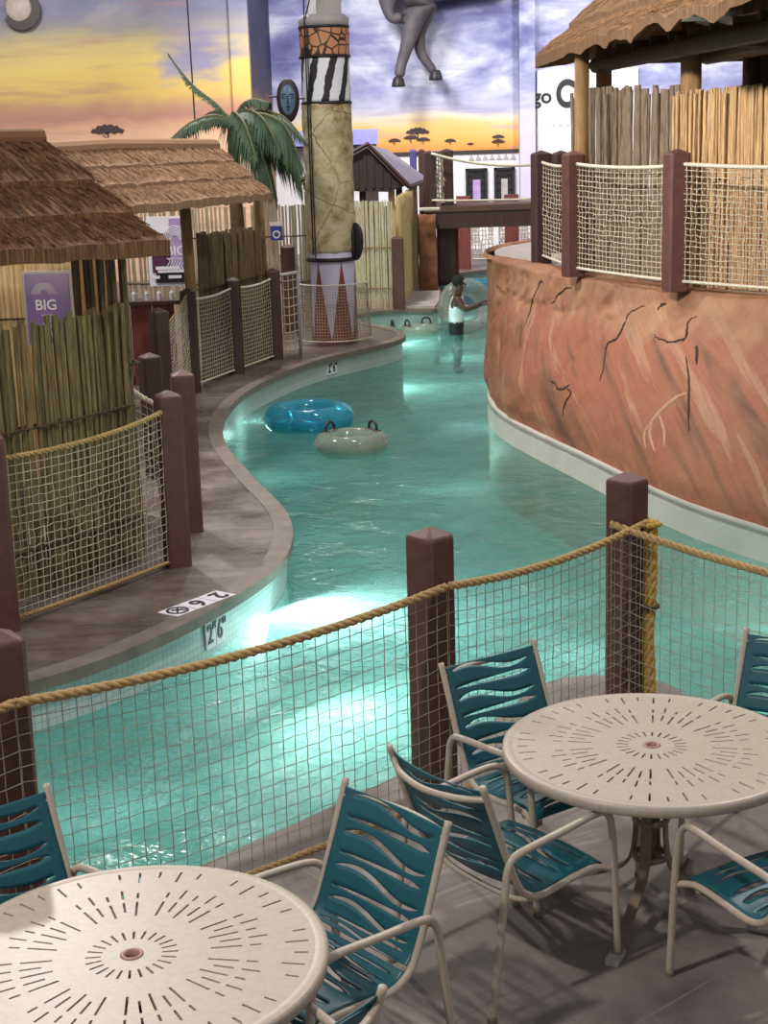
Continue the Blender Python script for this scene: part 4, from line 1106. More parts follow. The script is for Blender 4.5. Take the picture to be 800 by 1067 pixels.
for (xa, xb, ya, mat, lab) in ((437,455,32.6,'rust','rusty brown rock pier at the left end of the footbridge'),(456,473,33.6,'post_dark','dark timber pier under the left end of the footbridge')):
    a = D(xa,260,ya); b = D(xb,260,ya); t_ = zd-.16 if mat == 'rust' else zb+.08
    m = rocky_block(((a.x+b.x)/2, ya+.3, (t_+.05)/2),(b.x-a.x,.55,t_-.05),xa)
    tag(m.build('pier', M[mat], None, None, True), lab, 'pier')
q = D(474,270,34.2); tag(MB().box((q.x,34.3,.55),(.16,.3,2.1)).build('pier_board', M['redboard']), 'narrow red-brown board standing at the right edge of the dark timber pier', 'board')
mb = MB().tube([(D(437,222,32.3).x,32.25,zd-.02),(D(458,222,32.3).x,32.25,zd-.02)], .035, 6)
tag(mb.build('rail_pole', M['white_rope']), 'white rail lying across the top of the rusty rock pier', 'rail')
# bridge posts and rope
for (px, pyt, lab, w) in ((447,157,'tall dark post at the left end of the footbridge',.24),(466,155,'tall dark post on the footbridge, second from its left end',.26)):
    q = D(px,pyt,Yb-.0); o = post_mesh(w, q.z-zd, rz=.1).build('bridge_post', M['post_dark']); o.location = (q.x, Yb+.15 if px == 447 else Yb+.5, zd); tag(o, lab, 'post', 'posts of the footbridge')
q = D(430,155,36); o = post_mesh(.15, q.z-.0, rz=.1).build('bridge_post', M['violet']); o.location = (q.x,36,0); tag(o, 'blue-violet post behind the grey shed roof', 'post')
q = D(439,155,36); o = post_mesh(.15, q.z-.0, rz=.1).build('bridge_post', M['post_dark']); o.location = (q.x,36,0); tag(o, 'dark post just left of the footbridge, behind the grey shed roof', 'post')
a = D(449,160,Yb); b = D(556,170,Yb)
pth = sag(a+Vector((0,0,0)), Vector((b.x+.4,Yb,b.z)), .14, 24); pth2 = sag((a.x,Yb,zd+.12),(b.x+.4,Yb,zd+.1),.02,24)
root = thing('handrail_rope', 'white rope handrail drooping along the footbridge', 'rope', (a.x,Yb,zd))
wpart(root, MB().tube(pth, .03, 6), 'rope_length', M['white_rope'], True)
wpart(root, MB().tube(pth2, .025, 6), 'foot_rope', M['white_rope'], True)
A_ = [D(452,160,Yb+.2), D(463,163,Yb+.4)]; B_ = [Vector((p.x,p.y,zd+.06)) for p in A_]
net_panel('white knotted net between the two tall dark posts of the footbridge', sag(A_[0],A_[1],.03), sag(B_[0],B_[1],0), 5, 10, .018, .03, ('cord','white_rope','white_rope'), 'nets by the footbridge', laid=False, diag=.04, jit=.02)
# netted railing seen under the bridge
Yr = 40.5
for i, (xa, xb, lab) in enumerate(((474,487,'white netted railing under the left part of the footbridge'),(488,516,'white netted railing in the middle under the footbridge'),(517,556,'white netted railing under the right part of the footbridge'))):
    A_ = D(xa,240,Yr); B_ = D(xb,238,Yr); tz = 1.25
    net_panel(lab, sag((A_.x,Yr,tz),(B_.x,Yr,tz),.04), sag((A_.x,Yr,.1),(B_.x,Yr,.1),0), int((xb-xa)/3.2), 9, .014, .03, ('cord','white_rope','white_rope'), 'nets by the footbridge', laid=False, jit=.02)
for px in (488,517):
    q = D(px,250,Yr); o = post_mesh(.14,1.35).build('rail_post', M['white']); o.location = (q.x,Yr,0); tag(o, ['white post of the railing under the middle of the footbridge','white post of the railing under the right part of the footbridge'][px > 500], 'post', 'white rail posts')
# loungers stacked far behind the railing
for i in range(3):
    q = D(493+27*i, 262, 43.5)
    ln = thing('lounge_chair', ['white far lounge chair leftmost behind the netted railing','white far lounge chair in the middle behind the netted railing','white far lounge chair rightmost behind the netted railing'][i], 'chair', (q.x,43.5,0), .1*i, 'white lounge chairs behind the railing')
    mb = MB(); mb.tube([(-.25,-.5,.35),(-.25,.3,.35),(-.25,.65,.95)],.03,6).tube([(.25,-.5,.35),(.25,.3,.35),(.25,.65,.95)],.03,6)
    for x in (-.25,.25):
        for y in (-.4,.3): mb.tube([(x,y,0),(x,y,.36)],.03,6)
    mb.build('frame', M['white'], ln)
    mb = MB()
    for k in range(8): mb.box((0,-.45+.1*k,.36),(.5,.07,.02))
    for k in range(6): mb.box((0,.35+.052*k,.44+.09*k),(.5,.02,.07))
    mb.build('straps', M['steel'], ln)
# pale slab where the pool bends
tag(MB().prism([(.46,29.52),(1.1,29.42),(1.22,30.4),(1.36,33.0),(1.3,34.4),(.92,34.4),(.7,32)], .002, .05).build('stone_slab', M['slab']), 'pale grey slab beside the yellow-lit stick fence at the far pool edge', 'slab', kind='thing')
# wall sign with black letters
q = D(596,100,YB-.1); k = YB/F
sg = thing('wall_sign', 'white wall board with black letters go and Ch left of the right hut', 'sign', (q.x,YB-.08,q.z))
MB().box((.45,0,-.45),(44*2.3*k,.04,2.4)).build('board', M['white'], sg)
flat_text(sg, 'go', .58, (-.88,-.03,.0), 'ink', bold=.015)
flat_text(sg, 'Ch', 1.05, (.0,-.03,.03), 'ink', bold=.045, xs=.75)
for dx in (-.42,.42):
    pass
mb = MB()
for i in range(6): mb.box((-.55+.22*i,-.03,-.82),(.06,.01,.05))
mb.build('small_print', M['steel'], sg)
# hanging wire in front of the left mural
q = D(194,0,34); tag(MB().tube([(q.x,34,9.0),(q.x+.02,34,6),(q.x+.05,34,2.6)], .018, 6).build('hanging_cable', M['ink']), 'thin dark cable hanging in front of the sunset mural', 'cable')
# round wall ornament in the top left corner
q = D(20,8,YL-.1)
orn = thing('wall_ornament', 'pale round ornament with a dark crescent high on the sunset mural', 'ornament', (q.x,q.y,q.z))
oval(.33,.36,.12).build('disc', M['slab'], orn, None, True)
mb = MB(); n = 20
out_ = [(.46*math.cos(a_)+.05, .46*math.sin(a_)-.05) for a_ in [-2.6+3.2*i/n for i in range(n+1)]]; in_ = [(.31*math.cos(a_)+.0, .31*math.sin(a_)+.0) for a_ in [.6-3.2*i/n for i in range(n+1)]]
mb.plate(out_+in_, Matrix.Translation((0,-.06,0)), .05); mb.build('crescent', M['iron'], orn)
# ================================================================ TABLES
def table_top_mesh(R, th):
    """round top with real radial slots"""
    ns = 48; mb = MB()
    radii = [.05,.10,.155,.20,.235,.27,.30,.40,.45,.56,.60,.66,.70,.78,.83,.90,.94]
    radii = [r*R for r in radii]
    def slots(k):
        s = []
        if k % 2 == 0: s.append((.155,.235))
        if k % 6 != 5: s += [(.40,.56),(.60,.66)] if k % 2 == 0 else [(.45,.56),(.60,.70)]
        if k % 6 != 2: s += [(.78,.90)] if k % 2 == 0 else [(.83,.90)]
        return s
    w = .0042
    cut = {}
    def vid(key, p):
        if key not in cut: cut[key] = len(mb.v); mb.v.append(Vector(p))
        return cut[key]
    A = 2*PI/ns
    for z, tagz in ((th,'t'),(0.0,'b')):
        for i in range(len(radii)-1):
            r0, r1 = radii[i], radii[i+1]
            for k in range(ns):
                c = k*A
                def pt(r, ri, side):
                    # side -1,+1: slot edges, 2: next slot's -1 edge
                    kk, sd = (k, side) if side < 2 else ((k+1) % ns, -1)
                    hw = min(w, r*A*.3); an = kk*A + sd*hw/r
                    return vid((tagz, ri, kk, sd), (r*math.cos(an), r*math.sin(an), z))
                quads = [(1,2)]
                rm = (r0+r1)/2/R
                if not any(a - 1e-6 <= rm <= b + 1e-6 for a, b in slots(k)): quads.append((-1,1))
                for s0, s1 in quads:
                    f = (pt(r0,i,s0), pt(r1,i+1,s0), pt(r1,i+1,s1), pt(r0,i,s1))
                    mb.f.append(f if tagz == 't' else f[::-1])
    # walls of the slots
    for k in range(ns):
        for a, b in slots(k):
            ids = [i for i, r in enumerate(radii) if a*R-1e-6 <= r <= b*R+1e-6]
            for sd in (-1,1):
                for i, j in zip(ids, ids[1:]):
                    f = (cut['t',i,k,sd], cut['t',j,k,sd], cut['b',j,k,sd], cut['b',i,k,sd]); mb.f.append(f if sd > 0 else f[::-1])
            for i in (ids[0], ids[-1]):
                f = (cut['t',i,k,-1], cut['t',i,k,1], cut['b',i,k,1], cut['b',i,k,-1]); mb.f.append(f if i == ids[0] else f[::-1])
    return mb
def make_table():
    root = thing('slotted_table', '', 'table')
    R = .60; zt = .705
    m = table_top_mesh(R, .015); m.v = [q + Vector((0,0,zt)) for q in m.v]
    top = m.build('tabletop', M['frame'], root)
    MB().lathe([(.935*R,zt),(.975*R,zt-.012),(R-.006,zt-.028),(R,zt-.024),(R+.002,zt),(R,zt+.011),(R-.014,zt+.018),(.955*R,zt+.017),(.935*R,zt+.015)],96,caps=False).build('rim', M['frame'], root, None, True)
    MB().lathe([(.024,zt-.01),(.032,zt-.01),(.036,zt+.017),(.030,zt+.020),(.022,zt+.017),(.022,zt-.01)],28,caps=False).build('umbrella_hole', M['grommet'], root, None, True)
    mb = MB()
    for k in range(3):
        a = 2*PI*k/3
        mb.tube([(.05*math.cos(a),.05*math.sin(a),zt-.005),(.42*math.cos(a),.42*math.sin(a),zt-.02)], .012, 6)
    mb.lathe([(.09,zt-.03),(.09,zt-.005)],24); mb.build('under_brace', M['frame2'], root)
    for zc in (.60,.40,.24):
        MB().lathe([(.072,zc-.012),(.078,zc),(.072,zc+.012),(.06,zc+.012),(.06,zc-.012)],24,caps=False).build('collar', M['frame2'], root, None, True)
    MB().tube([(0,0,.2),(0,0,zt)], .024, 12).build('umbrella_tube', M['frame2'], root, None, True)
    for k in range(4):
        a = PI/4 + PI/2*k + .25; c, s = math.cos(a), math.sin(a)
        pth = cat_rom([(.062*c,.062*s,zt-.02),(.062*c,.062*s,.5),(.066*c,.066*s,.3),(.10*c,.10*s,.19),(.2*c,.2*s,.13),(.34*c,.34*s,.075),(.47*c,.47*s,.022)], 5)
        mb = MB(); hw = .021; vs = []; fs = []
        for i, p in enumerate(pth):
            q0 = pth[max(i-1,0)]; q1 = pth[min(i+1,len(pth)-1)]; d = (q1-q0).normalized(); sd = Vector((-s,c,0)); nn = d.cross(sd).normalized()
            vs += [p+sd*hw+nn*.006, p-sd*hw+nn*.006, p-sd*hw-nn*.006, p+sd*hw-nn*.006]
        for i in range(len(pth)-1):
            for j in range(4): fs.append((i*4+j, i*4+(j+1)%4, (i+1)*4+(j+1)%4, (i+1)*4+j))
        fs += [(3,2,1,0), tuple(4*(len(pth)-1)+j for j in range(4))]
        leg = mb.add(vs, fs).build('leg', M['frame2'], root)
        MB().box((.455*c,.455*s,.016),(.10,.05,.03),a).build('foot', M['steel'], leg)
    return root
t1 = make_table(); t1.location = (1.05,5.71,0); t1.rotation_euler.z = .07
tag(t1, 'round slotted tan table at the right with a pink umbrella hole, ringed by teal chairs', 'table', 'round slotted tables')
t2 = copy_tree(t1); t2.location = (-.81,4.19,0); t2.rotation_euler.z = .1
tag(t2, 'nearest round slotted tan table cut off by the lower left corner', 'table')

# ================================================================ CHAIRS
def slotted_sheet(path, width, slots, bow, a_n=30, th=.004):
    """sling sheet along a side-view path (y,z), with wavy and straight slots across"""
    pth = [Vector((0,y,z)) for y,z in path]; pth = cat_rom(pth, 6); mb = MB()
    def at(a, b):
        b = min(max(b,0),1); p = lerp_path(pth, b); p2 = lerp_path(pth, min(b+.02,1)); p0 = lerp_path(pth, max(b-.02,0)); d = (p2-p0).normalized()
        nrm = Vector((0,-d.z,d.y)); x = (a-.5)*width
        return Vector((x, p.y, p.z)) + nrm*bow*(1-(2*a-1)**2)
    K = len(slots)
    def edge(k, a, sgn):
        bk, amp, hw, kind = slots[k]
        t = (a-.09)/.82
        if t <= 0 or t >= 1: h = 0
        else: h = hw*(math.sin(PI*t)**.5 if kind == 'w' else min(1, 6*(1-t), 8*t)*(1.25-.9*t))
        return bk + amp*math.sin(2*PI*(a-.5))*(1 if kind == 'w' else 0) + sgn*h
    nb = 4
    for i in range(a_n):
        for k in range(-1, K):
            vs = []
            for ii in (i, i+1):
                a = ii/a_n
                lo = 0 if k < 0 else edge(k, a, 1); hi = 1 if k == K-1 else edge(k+1, a, -1)
                vs += [at(a, lo+(hi-lo)*j/nb) for j in range(nb+1)]
            fs = [(j, nb+1+j, nb+2+j, j+1) for j in range(nb)]
            mb.add(vs, fs)
    return mb
def make_chair():
    root = thing('sling_chair', '', 'chair', group='teal slatted patio chairs')
    back_path = [(-.165,.455),(-.205,.50),(-.255,.62),(-.305,.75),(-.355,.885)]
    seat_path = [(.255,.395),(.225,.42),(.10,.425),(-.04,.405),(-.12,.41),(-.158,.435)]
    sl = [(.075+.107*k, .044 if k % 2 == 0 else 0, .019 if k % 2 == 0 else .015, 'w' if k % 2 == 0 else 's') for k in range(9)]
    b = slotted_sheet(back_path, .50, sl, .028)
    o = b.build('backrest', M['teal'], root, None, True, True)
    ss = [(.16+.10*k, .040 if k % 2 == 0 else 0, .019 if k % 2 == 0 else .014, 'w' if k % 2 == 0 else 's') for k in range(8)]
    s = slotted_sheet(seat_path, .50, ss, -.012)
    o2 = s.build('seat', M['teal'], root, None, True, True)
    for ob in (o, o2):
        md = ob.modifiers.new('Solidify', 'SOLIDIFY'); md.thickness = .005
    for sg_ in (-1,1):
        x = sg_*.258
        mb = MB(); mb.tube(cat_rom([(x,-.365,.91),(x,-.31,.76),(x,-.26,.62),(x,-.21,.50),(x,-.165,.432),(x,-.08,.398),(x,.08,.41),(x,.2,.412),(sg_*.275,.285,.385)],6), .0135, 10)
        mb.build('side_rail', M['frame'], root, None, True)
        mb = MB(); xo = sg_*.285
        mb.tube(cat_rom([(xo,-.36,0),(xo,-.32,.25),(xo,-.285,.50),(xo,-.275,.565),(xo,-.25,.605),(xo+sg_*.01,-.19,.628),(xo+sg_*.015,0,.645),(xo+sg_*.01,.17,.655),(xo,.235,.635),(xo,.265,.575),(xo,.285,.38),(xo,.305,0)],6), .0145, 10)
        arm = mb.build('arm_frame', M['frame'], root, None, True)
        mb = MB()
        for y in (-.36,.305): mb.lathe([(.016,0),(.018,.004),(.018,.022),(.015,.026)],12,(xo,y-(.0 if y>0 else 0),0))
        mb.build('foot_cap', M['frame2'], arm, None, True)
        MB().tube([(sg_*.258,-.245,.585),(xo,-.272,.585)], .012, 8).build('bracket', M['frame2'], root, None, True)
    mb = MB(); mb.tube(cat_rom([(-.258,-.345,.855),(-.15,-.40,.845),(0,-.425,.84),(.15,-.40,.845),(.258,-.345,.855)],6), .0125, 10); mb.build('back_bar', M['frame'], root, None, True)
    mb = MB(); mb.tube(cat_rom([(-.258,.19,.395),(-.15,.19,.375),(.15,.19,.375),(.258,.19,.395)],5), .0115, 8); mb.tube(cat_rom([(-.258,-.13,.40),(-.15,-.14,.37),(.15,-.14,.37),(.258,-.13,.40)],5), .0115, 8); mb.build('seat_bar', M['frame'], root, None, True)
    return root
def chair_at(o, x, y, fx, fy, label):
    o.location = (x,y,0); o.rotation_euler = (0,0,math.atan2(fy,fx)-PI/2); tag(o, label); return o
ch = make_chair()
chair_at(ch, .44,5.35,.78,.62, 'teal chair seen from behind, front left of the right table')
for x, y, fx, fy, lab in (
  (.645,6.08,.56,-.83,'teal chair facing outward behind the left rim of the right table'),
  (-.26,4.60,-.74,-.67,'teal chair with an upright wavy backrest right of the nearest table'),
  (-1.2,4.62,.65,-.76,'teal chair behind the nearest table, by the left near post'),
  (-.47,3.77,-.62,.78,'teal chair at the very bottom, only its back corner and tube end showing'),
  (1.65,6.15,-.56,-.83,'teal chair behind the right rim of the right table'),
  (1.43,5.06,-.49,.87,'teal chair in front of the right table, only one arm and the seat showing')):
    chair_at(copy_tree(ch), x, y, fx, fy, lab)

# ================================================================ POOL MARKERS
def wall_frame(px, py, z):
    q = P(px,py,z); best = min(range(1,len(LC)-1), key=lambda i: (LC[i]-Vector((q.x,q.y,0))).length)
    t = (LC[best+1]-LC[best-1]).normalized(); n = Vector((t.y,-t.x,0))
    return q, t, n
q, t_, n_ = wall_frame(229,661,-.2)
i0 = min(range(1,len(LC)-1), key=lambda i: (LC[i]-Vector((q.x,q.y,0))).length)
base_p = offset(LC,.035)[i0]
mk = thing('depth_marker', 'white depth tile reading 2 FT 6 IN on the pool wall', 'sign', (base_p.x+n_.x*.012, base_p.y+n_.y*.012, -.195), math.atan2(t_.y,t_.x))
MB().box((0,0,0),(.27,.012,.20)).build('tile', M['print_white'], mk)
MB().box((0,-.0065,0),(.004,.002,.2)).build('joint', M['steel'], mk)
for s_, x, sz, z in (('2',-.085,.19,-.0),('6',.05,.19,0),('FT',-.022,.06,.055),('IN',.112,.06,.055)): flat_text(mk, s_, sz, (x,-.010,z), 'ink', bold=.003, xs=.8)
q, t_, n_ = wall_frame(353,384,-.2)
i0 = min(range(1,len(LC)-1), key=lambda i: (LC[i]-Vector((q.x,q.y,0))).length); base_p = offset(LC,.035)[i0]
mk = thing('depth_marker', 'small far depth tile reading 2 FT 6 IN on the pool wall below the pillar', 'sign', (base_p.x+n_.x*.012, base_p.y+n_.y*.012, -.195), math.atan2(t_.y,t_.x))
MB().box((0,0,0),(.27,.012,.18)).build('tile', M['print_white'], mk)
for s_, x, sz, z in (('2',-.085,.19,-.0),('6',.05,.19,0),('FT',-.022,.06,.055),('IN',.112,.06,.055)): flat_text(mk, s_, sz, (x,-.010,z), 'ink', bold=.004, xs=.8)
a = P(172,642,0); b = P(238,617,0); c = (a+b)/2; an = math.atan2(b.y-a.y, b.x-a.x)
mk = thing('deck_marker', 'row of three white floor tiles with 2 6 and a no-diving symbol on the deck', 'sign', (c.x,c.y,.0), an+PI)
for k in range(3): MB().box((-.205+.205*k,0,.003),(.195,.19,.006)).build('tile', M['print_white'], mk)
flat_text(mk, '2', .2, (-.215,0,.008), 'ink', rot=(0,0,0), bold=.004); flat_text(mk, '6', .2, (-.0,0,.008), 'ink', rot=(0,0,0), bold=.004)
mb = MB(); mb.lathe([(.062,0),(.062,.004),(.08,.004),(.08,0)],28,(.205,0,.006),caps=False); mb.box((.205,0,.0085),(.13,.014,.004),.75)
mb.tube([(.17,.02,.009),(.2,.0,.009),(.235,-.03,.009)],.007,5); mb.ball((.175,.035,.009),.012,8,5,(1,1,.3)); mb.build('symbol', M['ink'], mk)

# ================================================================ TUBES
def swim_tube(label, c, R, r, mat, handles=(), tilt=(0,0,0), group='swim tubes', seams=True):
    root = thing('swim_tube', label, 'float', c, 0, group); root.rotation_euler = tilt
    n = 40; mb = MB(); rr = r
    mb.tube([(R*math.cos(2*PI*k/n), R*math.sin(2*PI*k/n), 0) for k in range(n)], [rr*(1+.018*math.cos(8*2*PI*k/n)) for k in range(n)], 18, closed=True)
    mb.build('ring', M[mat], root, None, True)
    if seams:
        mb = MB()
        for s in (R-r*.96, R+r*.97): mb.tube([(s*math.cos(2*PI*k/n), s*math.sin(2*PI*k/n), 0) for k in range(n)], .006, 5, closed=True)
        mb.build('seam', M[mat], root, None, True)
        v = MB().lathe([(.028,0),(.028,.012),(.012,.016),(.012,.03),(.0001,.03)],12,(R*.6,-R*.8,r*.96)); v.build('valve', M[mat], root)
    for a in handles:
        x, y = R*math.cos(a), R*math.sin(a); d = Vector((-math.sin(a), math.cos(a),0))
        h = MB(); p0 = Vector((x,y,r*.98))
        h.tube(cat_rom([p0-d*.085, p0-d*.075+Vector((0,0,.06)), p0-d*.03+Vector((0,0,.095)), p0+d*.03+Vector((0,0,.095)), p0+d*.075+Vector((0,0,.06)), p0+d*.085],4), .017, 8)
        for s in (-1,1): h.box(tuple(p0+d*.085*s+Vector((0,0,-.01))),(.07,.07,.025),a)
        h.build('handle', M['black'], root, None, True)
    return root
q = P(322,436,WZ+.08); swim_tube('blue translucent swim tube floating by the left pool wall', (q.x,q.y,WZ+.10), .415, .165, 'tube_blue', (), (.0,.0,.3))
q = P(366,462,WZ+.06); swim_tube('clear swim tube with two black handles floating beside the blue tube', (q.x,q.y,WZ+.06), .30, .135, 'tube_clear', (.55, 2.55))
q = Vector((-.02,28.35,0)); swim_tube('far clear swim tube with black handles nearest the painted pillar', (q.x,q.y,WZ+.05), .29, .115, 'tube_clear', (.2, 2.9), group='clear tubes by the slab')
q = Vector((.80,28.45,0)); swim_tube('far clear swim tube with a black handle in front of the grey slab', (q.x,q.y,WZ+.05), .29, .115, 'tube_clear', (1.2, 3.6), group='clear tubes by the slab')
q = D(486,320,29.0); swim_tube('large clear swim tube standing upright in the water behind the person', (q.x,29.0,q.z-.02), .40, .17, 'tube_clear', (), (1.35,0,.25))
q = P(488,298,WZ); swim_tube('blue swim tube floating below the footbridge behind the person', (q.x,36.3,WZ+.10), .52, .17, 'tube_blue', ())

# ================================================================ PERSON
def skin_mesh(joints, edges, root_i, sub=2):
    me = bpy.data.meshes.new('skin'); me.from_pydata([j[0] for j in joints], edges, []); ob = bpy.data.objects.new('skin_tmp', me); col.objects.link(ob)
    sk = ob.modifiers.new('Skin', 'SKIN'); sk.use_smooth_shade = True
    me.skin_vertices[0].data  # layer made by the modifier
    for i, j in enumerate(joints):
        r = j[1]; me.skin_vertices[0].data[i].radius = r if isinstance(r, tuple) else (r, r)
        me.skin_vertices[0].data[i].use_root = (i == root_i)
    ss = ob.modifiers.new('Sub', 'SUBSURF'); ss.levels = sub; ss.render_levels = sub
    dg = bpy.context.evaluated_depsgraph_get(); dg.update(); ev = ob.evaluated_get(dg); m2 = ev.to_mesh()
    vs_ = [v.co.copy() for v in m2.vertices]; fs_ = [tuple(p.vertices) for p in m2.polygons]; ev.to_mesh_clear()
    bpy.data.objects.remove(ob); bpy.data.meshes.remove(me)
    return vs_, fs_
pq = P(475,348,WZ)
person = thing('person', 'person in a white tank top and black shorts wading hip-deep, arms reaching forward', 'person', (pq.x, pq.y, WZ-.77), -.05)
# faces +x, leaning a little; z from the pool floor
J = [((0,0,.95),(.175,.15)), ((0.01,0,1.08),(.17,.135)), ((.02,0,1.24),(.19,.15)), ((.03,0,1.38),(.17,.14)), ((.045,0,1.47),(.095,.09)), ((.06,0,1.535),.065), ((.08,0,1.59),.07),
     ((.085,0,1.66),(.102,.092)), ((.075,0,1.735),(.105,.095)), ((.07,0,1.80),(.07,.065)),
     ((.03,-.19,1.41),.08), ((.17,-.27,1.24),.062), ((.36,-.22,1.30),.052), ((.48,-.16,1.36),.034), ((.52,-.15,1.38),(.046,.024)),
     ((.03,.19,1.41),.08), ((.17,.26,1.22),.062), ((.34,.20,1.24),.052), ((.46,.13,1.28),.034), ((.50,.12,1.30),(.046,.024)),
     ((.0,-.11,.86),.125), ((.02,-.12,.48),.075), ((-.02,-.12,.10),.05), ((.10,-.13,.05),.038),
     ((.0,.11,.86),.125), ((.06,.12,.48),.075), ((.02,.12,.10),.05), ((.14,.13,.05),.038)]
E_ = [(0,1),(1,2),(2,3),(3,4),(4,5),(5,6),(6,7),(7,8),(8,9),(3,10),(10,11),(11,12),(12,13),(13,14),(3,15),(15,16),(16,17),(17,18),(18,19),(0,20),(20,21),(21,22),(22,23),(0,24),(24,25),(25,26),(26,27)]
vs_, fs_ = skin_mesh(J, E_, 0)
body = MB().add(vs_, fs_)
def hand(w, side):
    w = Vector(w)
    for k in range(4):
        o = w + Vector((.03,(-.027+.018*k),0.004)); ln = (.062,.075,.07,.055)[k]
        body.tube(cat_rom([o, o+Vector((ln*.5,.0,.004)), o+Vector((ln*.85,0,-.012)), o+Vector((ln,0,-.035))],3), [.011]*4+[.010]*3+[.009]*2+[.006], 8)
    o = w + Vector((-.005,side*.028,0)); body.tube([o, o+Vector((.02,side*.02,-.01)), o+Vector((.05,side*.024,-.02)), o+Vector((.07,side*.016,-.026))], [.013,.012,.010,.006], 8)
hand(J[14][0], 1); hand(J[19][0], -1)
body.tube([(.17,0,1.70),(.202,0,1.668),(.18,0,1.655)], [.010,.017,.012], 8)      # nose
for s in (-1,1):
    body.ball((.072,s*.098,1.68),.022,10,6,(.7,.45,1.3))                              # ears
    body.ball((.163,s*.035,1.70),.012,8,6)
body.tube([(.168,-.028,1.622),(.182,0,1.62),(.168,.028,1.622)], [.006,.011,.006], 8) # mouth
bo = body.build('body', M['skin'], person, None, True)
hv = MB().ball((.06,0,1.74),.125,18,12,(.98,.9,.95)); hv.v = [q + (q-Vector((.055,0,1.735))).normalized()*.006*noise.noise(q*60) for q in hv.v]
cutp = [q for q in hv.v]
hv.f = [f for f in hv.f if not (sum(hv.v[i].x for i in f)/len(f) > .115 and sum(hv.v[i].z for i in f)/len(f) < 1.765) and sum(hv.v[i].z for i in f)/len(f) > 1.655]
hv.build('hair', M['hair'], person, None, True)
# clothes: sleeves of the body torso, offset a little
def garment(pred, off, name, mat):
    keep = [f for f in fs_ if all(pred(vs_[i]) for i in f)]
    me = bpy.data.meshes.new(name); idx = sorted({i for f in keep for i in f}); mp_ = {k: n for n, k in enumerate(idx)}
    me.from_pydata([tuple(vs_[i]) for i in idx], [], [tuple(mp_[i] for i in f) for f in keep]); bm = bmesh.new(); bm.from_mesh(me); bm.normal_update()
    for v in bm.verts: v.co += v.normal*off
    bm.to_mesh(me); bm.free()
    for p in me.polygons: p.use_smooth = True
    me.materials.append(mat); ob = bpy.data.objects.new(name, me); col.objects.link(ob); ob.parent = person
    md = ob.modifiers.new('Solidify','SOLIDIFY'); md.thickness = .006; return ob
garment(lambda p: .97 < p.z < 1.47 and abs(p.y) < (.22 if p.z < 1.30 else .15) and p.x < .26, .012, 'tank_top', M['tank'])
garment(lambda p: .62 < p.z < 1.02 and p.x < .24, .016, 'shorts', M['shorts'])

# ================================================================ HOOFED ANIMAL AT THE TOP OF THE BACK WALL
Ya = 45.0; k = Ya/F
def A2(px, py, dy=0):
    q = D(px,py,Ya+dy); return (q.x,q.y,q.z)
aj = [(A2(470,-35),1.0),(A2(425,-30),.85),(A2(398,-60),.6),(A2(520,-45),.9),
      (A2(438,6,-.3),.42),(A2(430,24,-.35),.30),(A2(424,48,-.35),.20),(A2(417,70,-.35),.15),(A2(416,82,-.4),.19),
      (A2(444,8,.1),.36),(A2(436,34,.1),.2),(A2(438,56,.1),.16),(A2(447,68,.1),.13),(A2(453,76,.1),.15),
      (A2(405,-12,-.2),.4),(A2(404,6,-.3),.24),(A2(407,20,-.3),.17),(A2(420,18,-.3),.16),
      (A2(540,-20,0),.5),(A2(545,-60,0),.3),(A2(380,-90),.45),(A2(360,-110),.3)]
ae = [(0,1),(1,2),(0,3),(1,4),(4,5),(5,6),(6,7),(7,8),(1,9),(9,10),(10,11),(11,12),(12,13),(2,14),(14,15),(15,16),(16,17),(3,18),(18,19),(2,20),(20,21)]
av, af = skin_mesh(aj, ae, 0)
an_ = thing('antelope_sculpture', 'grey hoofed animal figure leaping at the top of the back wall, only legs showing', 'sculpture', (aj[0][0][0],Ya,0))
b_ = MB().add(av, af); b_.v = [q + Vector((0,0,0)) for q in b_.v]; wpart(an_, b_, 'body', M['hide'], True)
for (hx, hy, dz, t) in ((415,86,-.4,0),(454,79,.1,.5),(424,20,-.3,.9)):
    q = Vector(A2(hx,hy,dz)); m = MB()
    m.lathe([(.19,-.12),(.2,-.08),(.15,.1),(.1,.16)],14,tuple(q)); m.box((q.x,q.y-.18,q.z-.02),(.03,.08,.2)); wpart(an_, m, 'hoof', M['hoof'], True)

# ================================================================ LIGHT AND CAMERA
def area(loc, target, power, size, color=(1,1,1)):
    l = bpy.data.lights.new('hall_light', 'AREA'); l.energy = power; l.size = size; l.color = color; l.shape = 'DISK'
    o = bpy.data.objects.new('hall_light', l); col.objects.link(o); o.location = loc
    d = Vector(target)-Vector(loc); o.rotation_euler = d.to_track_quat('-Z','Y').to_euler(); return o
def point(loc, power, r, color):
    l = bpy.data.lights.new('pool_light', 'POINT'); l.energy = power; l.shadow_soft_size = r; l.color = color
    o = bpy.data.objects.new('pool_light', l); col.objects.link(o); o.location = loc; return o
W_ = (1,.95,.89)
area((-4.5,1.5,8.5), (0.5,7,0), 470, .45, W_)
area((5.0,11.0,9.0), (1.0,8,0), 470, .45, W_)
area((-5.0,19.0,9.0), (-1.5,13,0), 760, .4, W_)
area((1.0,17.0,9.5), (1.6,18,0), 380, 1.2, W_)
area((-1.5,27,9.5), (-.5,30,0), 800, 1.2, W_)
area((-1.2,33,9.5), (2.5,40,1), 560, 1.5, (1,.97,.96)).data.spread = math.radians(110)
area((-8.5,29,9.0), (-8,38,4.5), 270, 2.0, (1,.95,.88)).data.spread = math.radians(120)
point((-3.4,12.3,2.15), 34, .08, (1,.86,.66)).name = 'hut_fill'  # added warm fill for the poster and sticks, no fixture in the hut
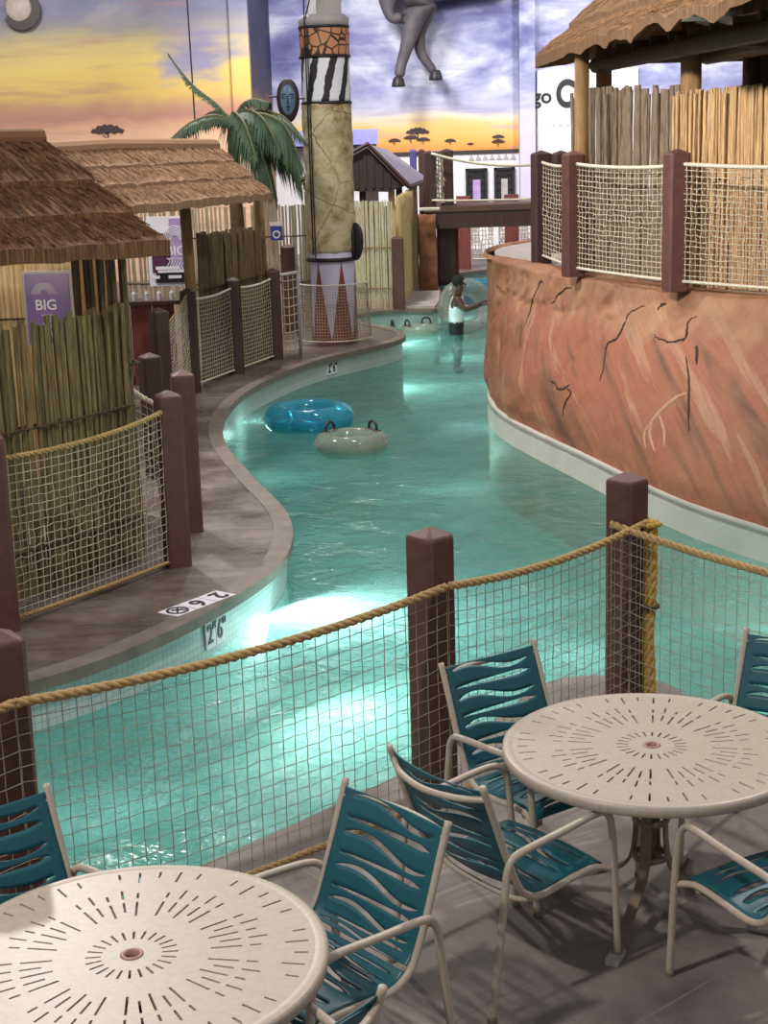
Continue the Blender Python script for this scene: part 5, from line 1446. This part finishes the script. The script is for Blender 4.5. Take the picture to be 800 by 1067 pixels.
point((3.6,17.5,3.5), 5, .1, (1,.86,.66)).name = 'hut_fill'  # weak added fill in the right hut, likewise without a fixture
area((-2.2,38.0,9.8), (1.4,46,4.0), 230, 1.6, (1,.97,.98)).data.spread = math.radians(95)
area((8.5,36,9.6), (8.0,46,5.0), 300, 2.0, (1,.97,.98)).data.spread = math.radians(80)
area((-3.0,8.0,7.0), (3.5,15.5,3.2), 95, .6, W_).data.spread = math.radians(50)  # added narrow fill that brightens the reed wall under its roof
AQ = (.82,1,.94)
wl = area((-.70,11.25,WZ-.27), (.25,10.45,WZ+.12), 85, .34, (.92,1,.98)); wl.name = 'pool_light'
point((-.15,10.95,WZ-.26), 24, .12, (.92,1,.98))
point((-2.5,9.1,WZ-.3), 9, .10, (.5,1,.75))
point((-1.5,7.6,WZ-.4), 11, .12, AQ)
point((1.3,9.9,WZ-.4), 13, .12, AQ)
point((2.9,10.4,WZ-.4), 14, .12, AQ)
point((-1.6,19.5,WZ-.2), 12, .10, AQ)
point((1.1,18.6,WZ-.3), 9, .10, AQ)
point((.2,26.9,WZ-.25), 110, .12, AQ)
point((1.6,30.5,WZ-.3), 25, .12, AQ)
wd = bpy.data.worlds.new('World'); sc.world = wd; wd.use_nodes = True
bg = wd.node_tree.nodes.get('Background') or wd.node_tree.nodes.new('ShaderNodeBackground')
bg.inputs[0].default_value = (.93,.93,1,1); bg.inputs[1].default_value = .36
cam = bpy.data.cameras.new('Camera'); co = bpy.data.objects.new('Camera', cam); col.objects.link(co)
cam.sensor_fit = 'VERTICAL'; cam.sensor_height = 36; cam.lens = F/1067*36; cam.clip_end = 200
fwd = Vector((0, math.cos(PITCH), -math.sin(PITCH))); right = Vector((1,0,0)); upv = right.cross(fwd)
# picture turned by ROLL about the view axis
c_, s_ = math.cos(ROLL), math.sin(ROLL)
xr = right*c_ + upv*(-s_); yu = right*s_ + upv*c_
Rm = Matrix((xr, yu, -fwd)).transposed().to_4x4()
co.matrix_world = Matrix.Translation((0,0,H)) @ Rm
sc.camera = co
sc.view_settings.view_transform = 'Standard'; sc.view_settings.look = 'None'; sc.view_settings.gamma = 1; sc.view_settings.use_curve_mapping = False
sc.view_settings.exposure = 0.0
sc.cycles.use_denoising = True
sc.cycles.transparent_max_bounces = 24
sc.cycles.max_bounces = 8
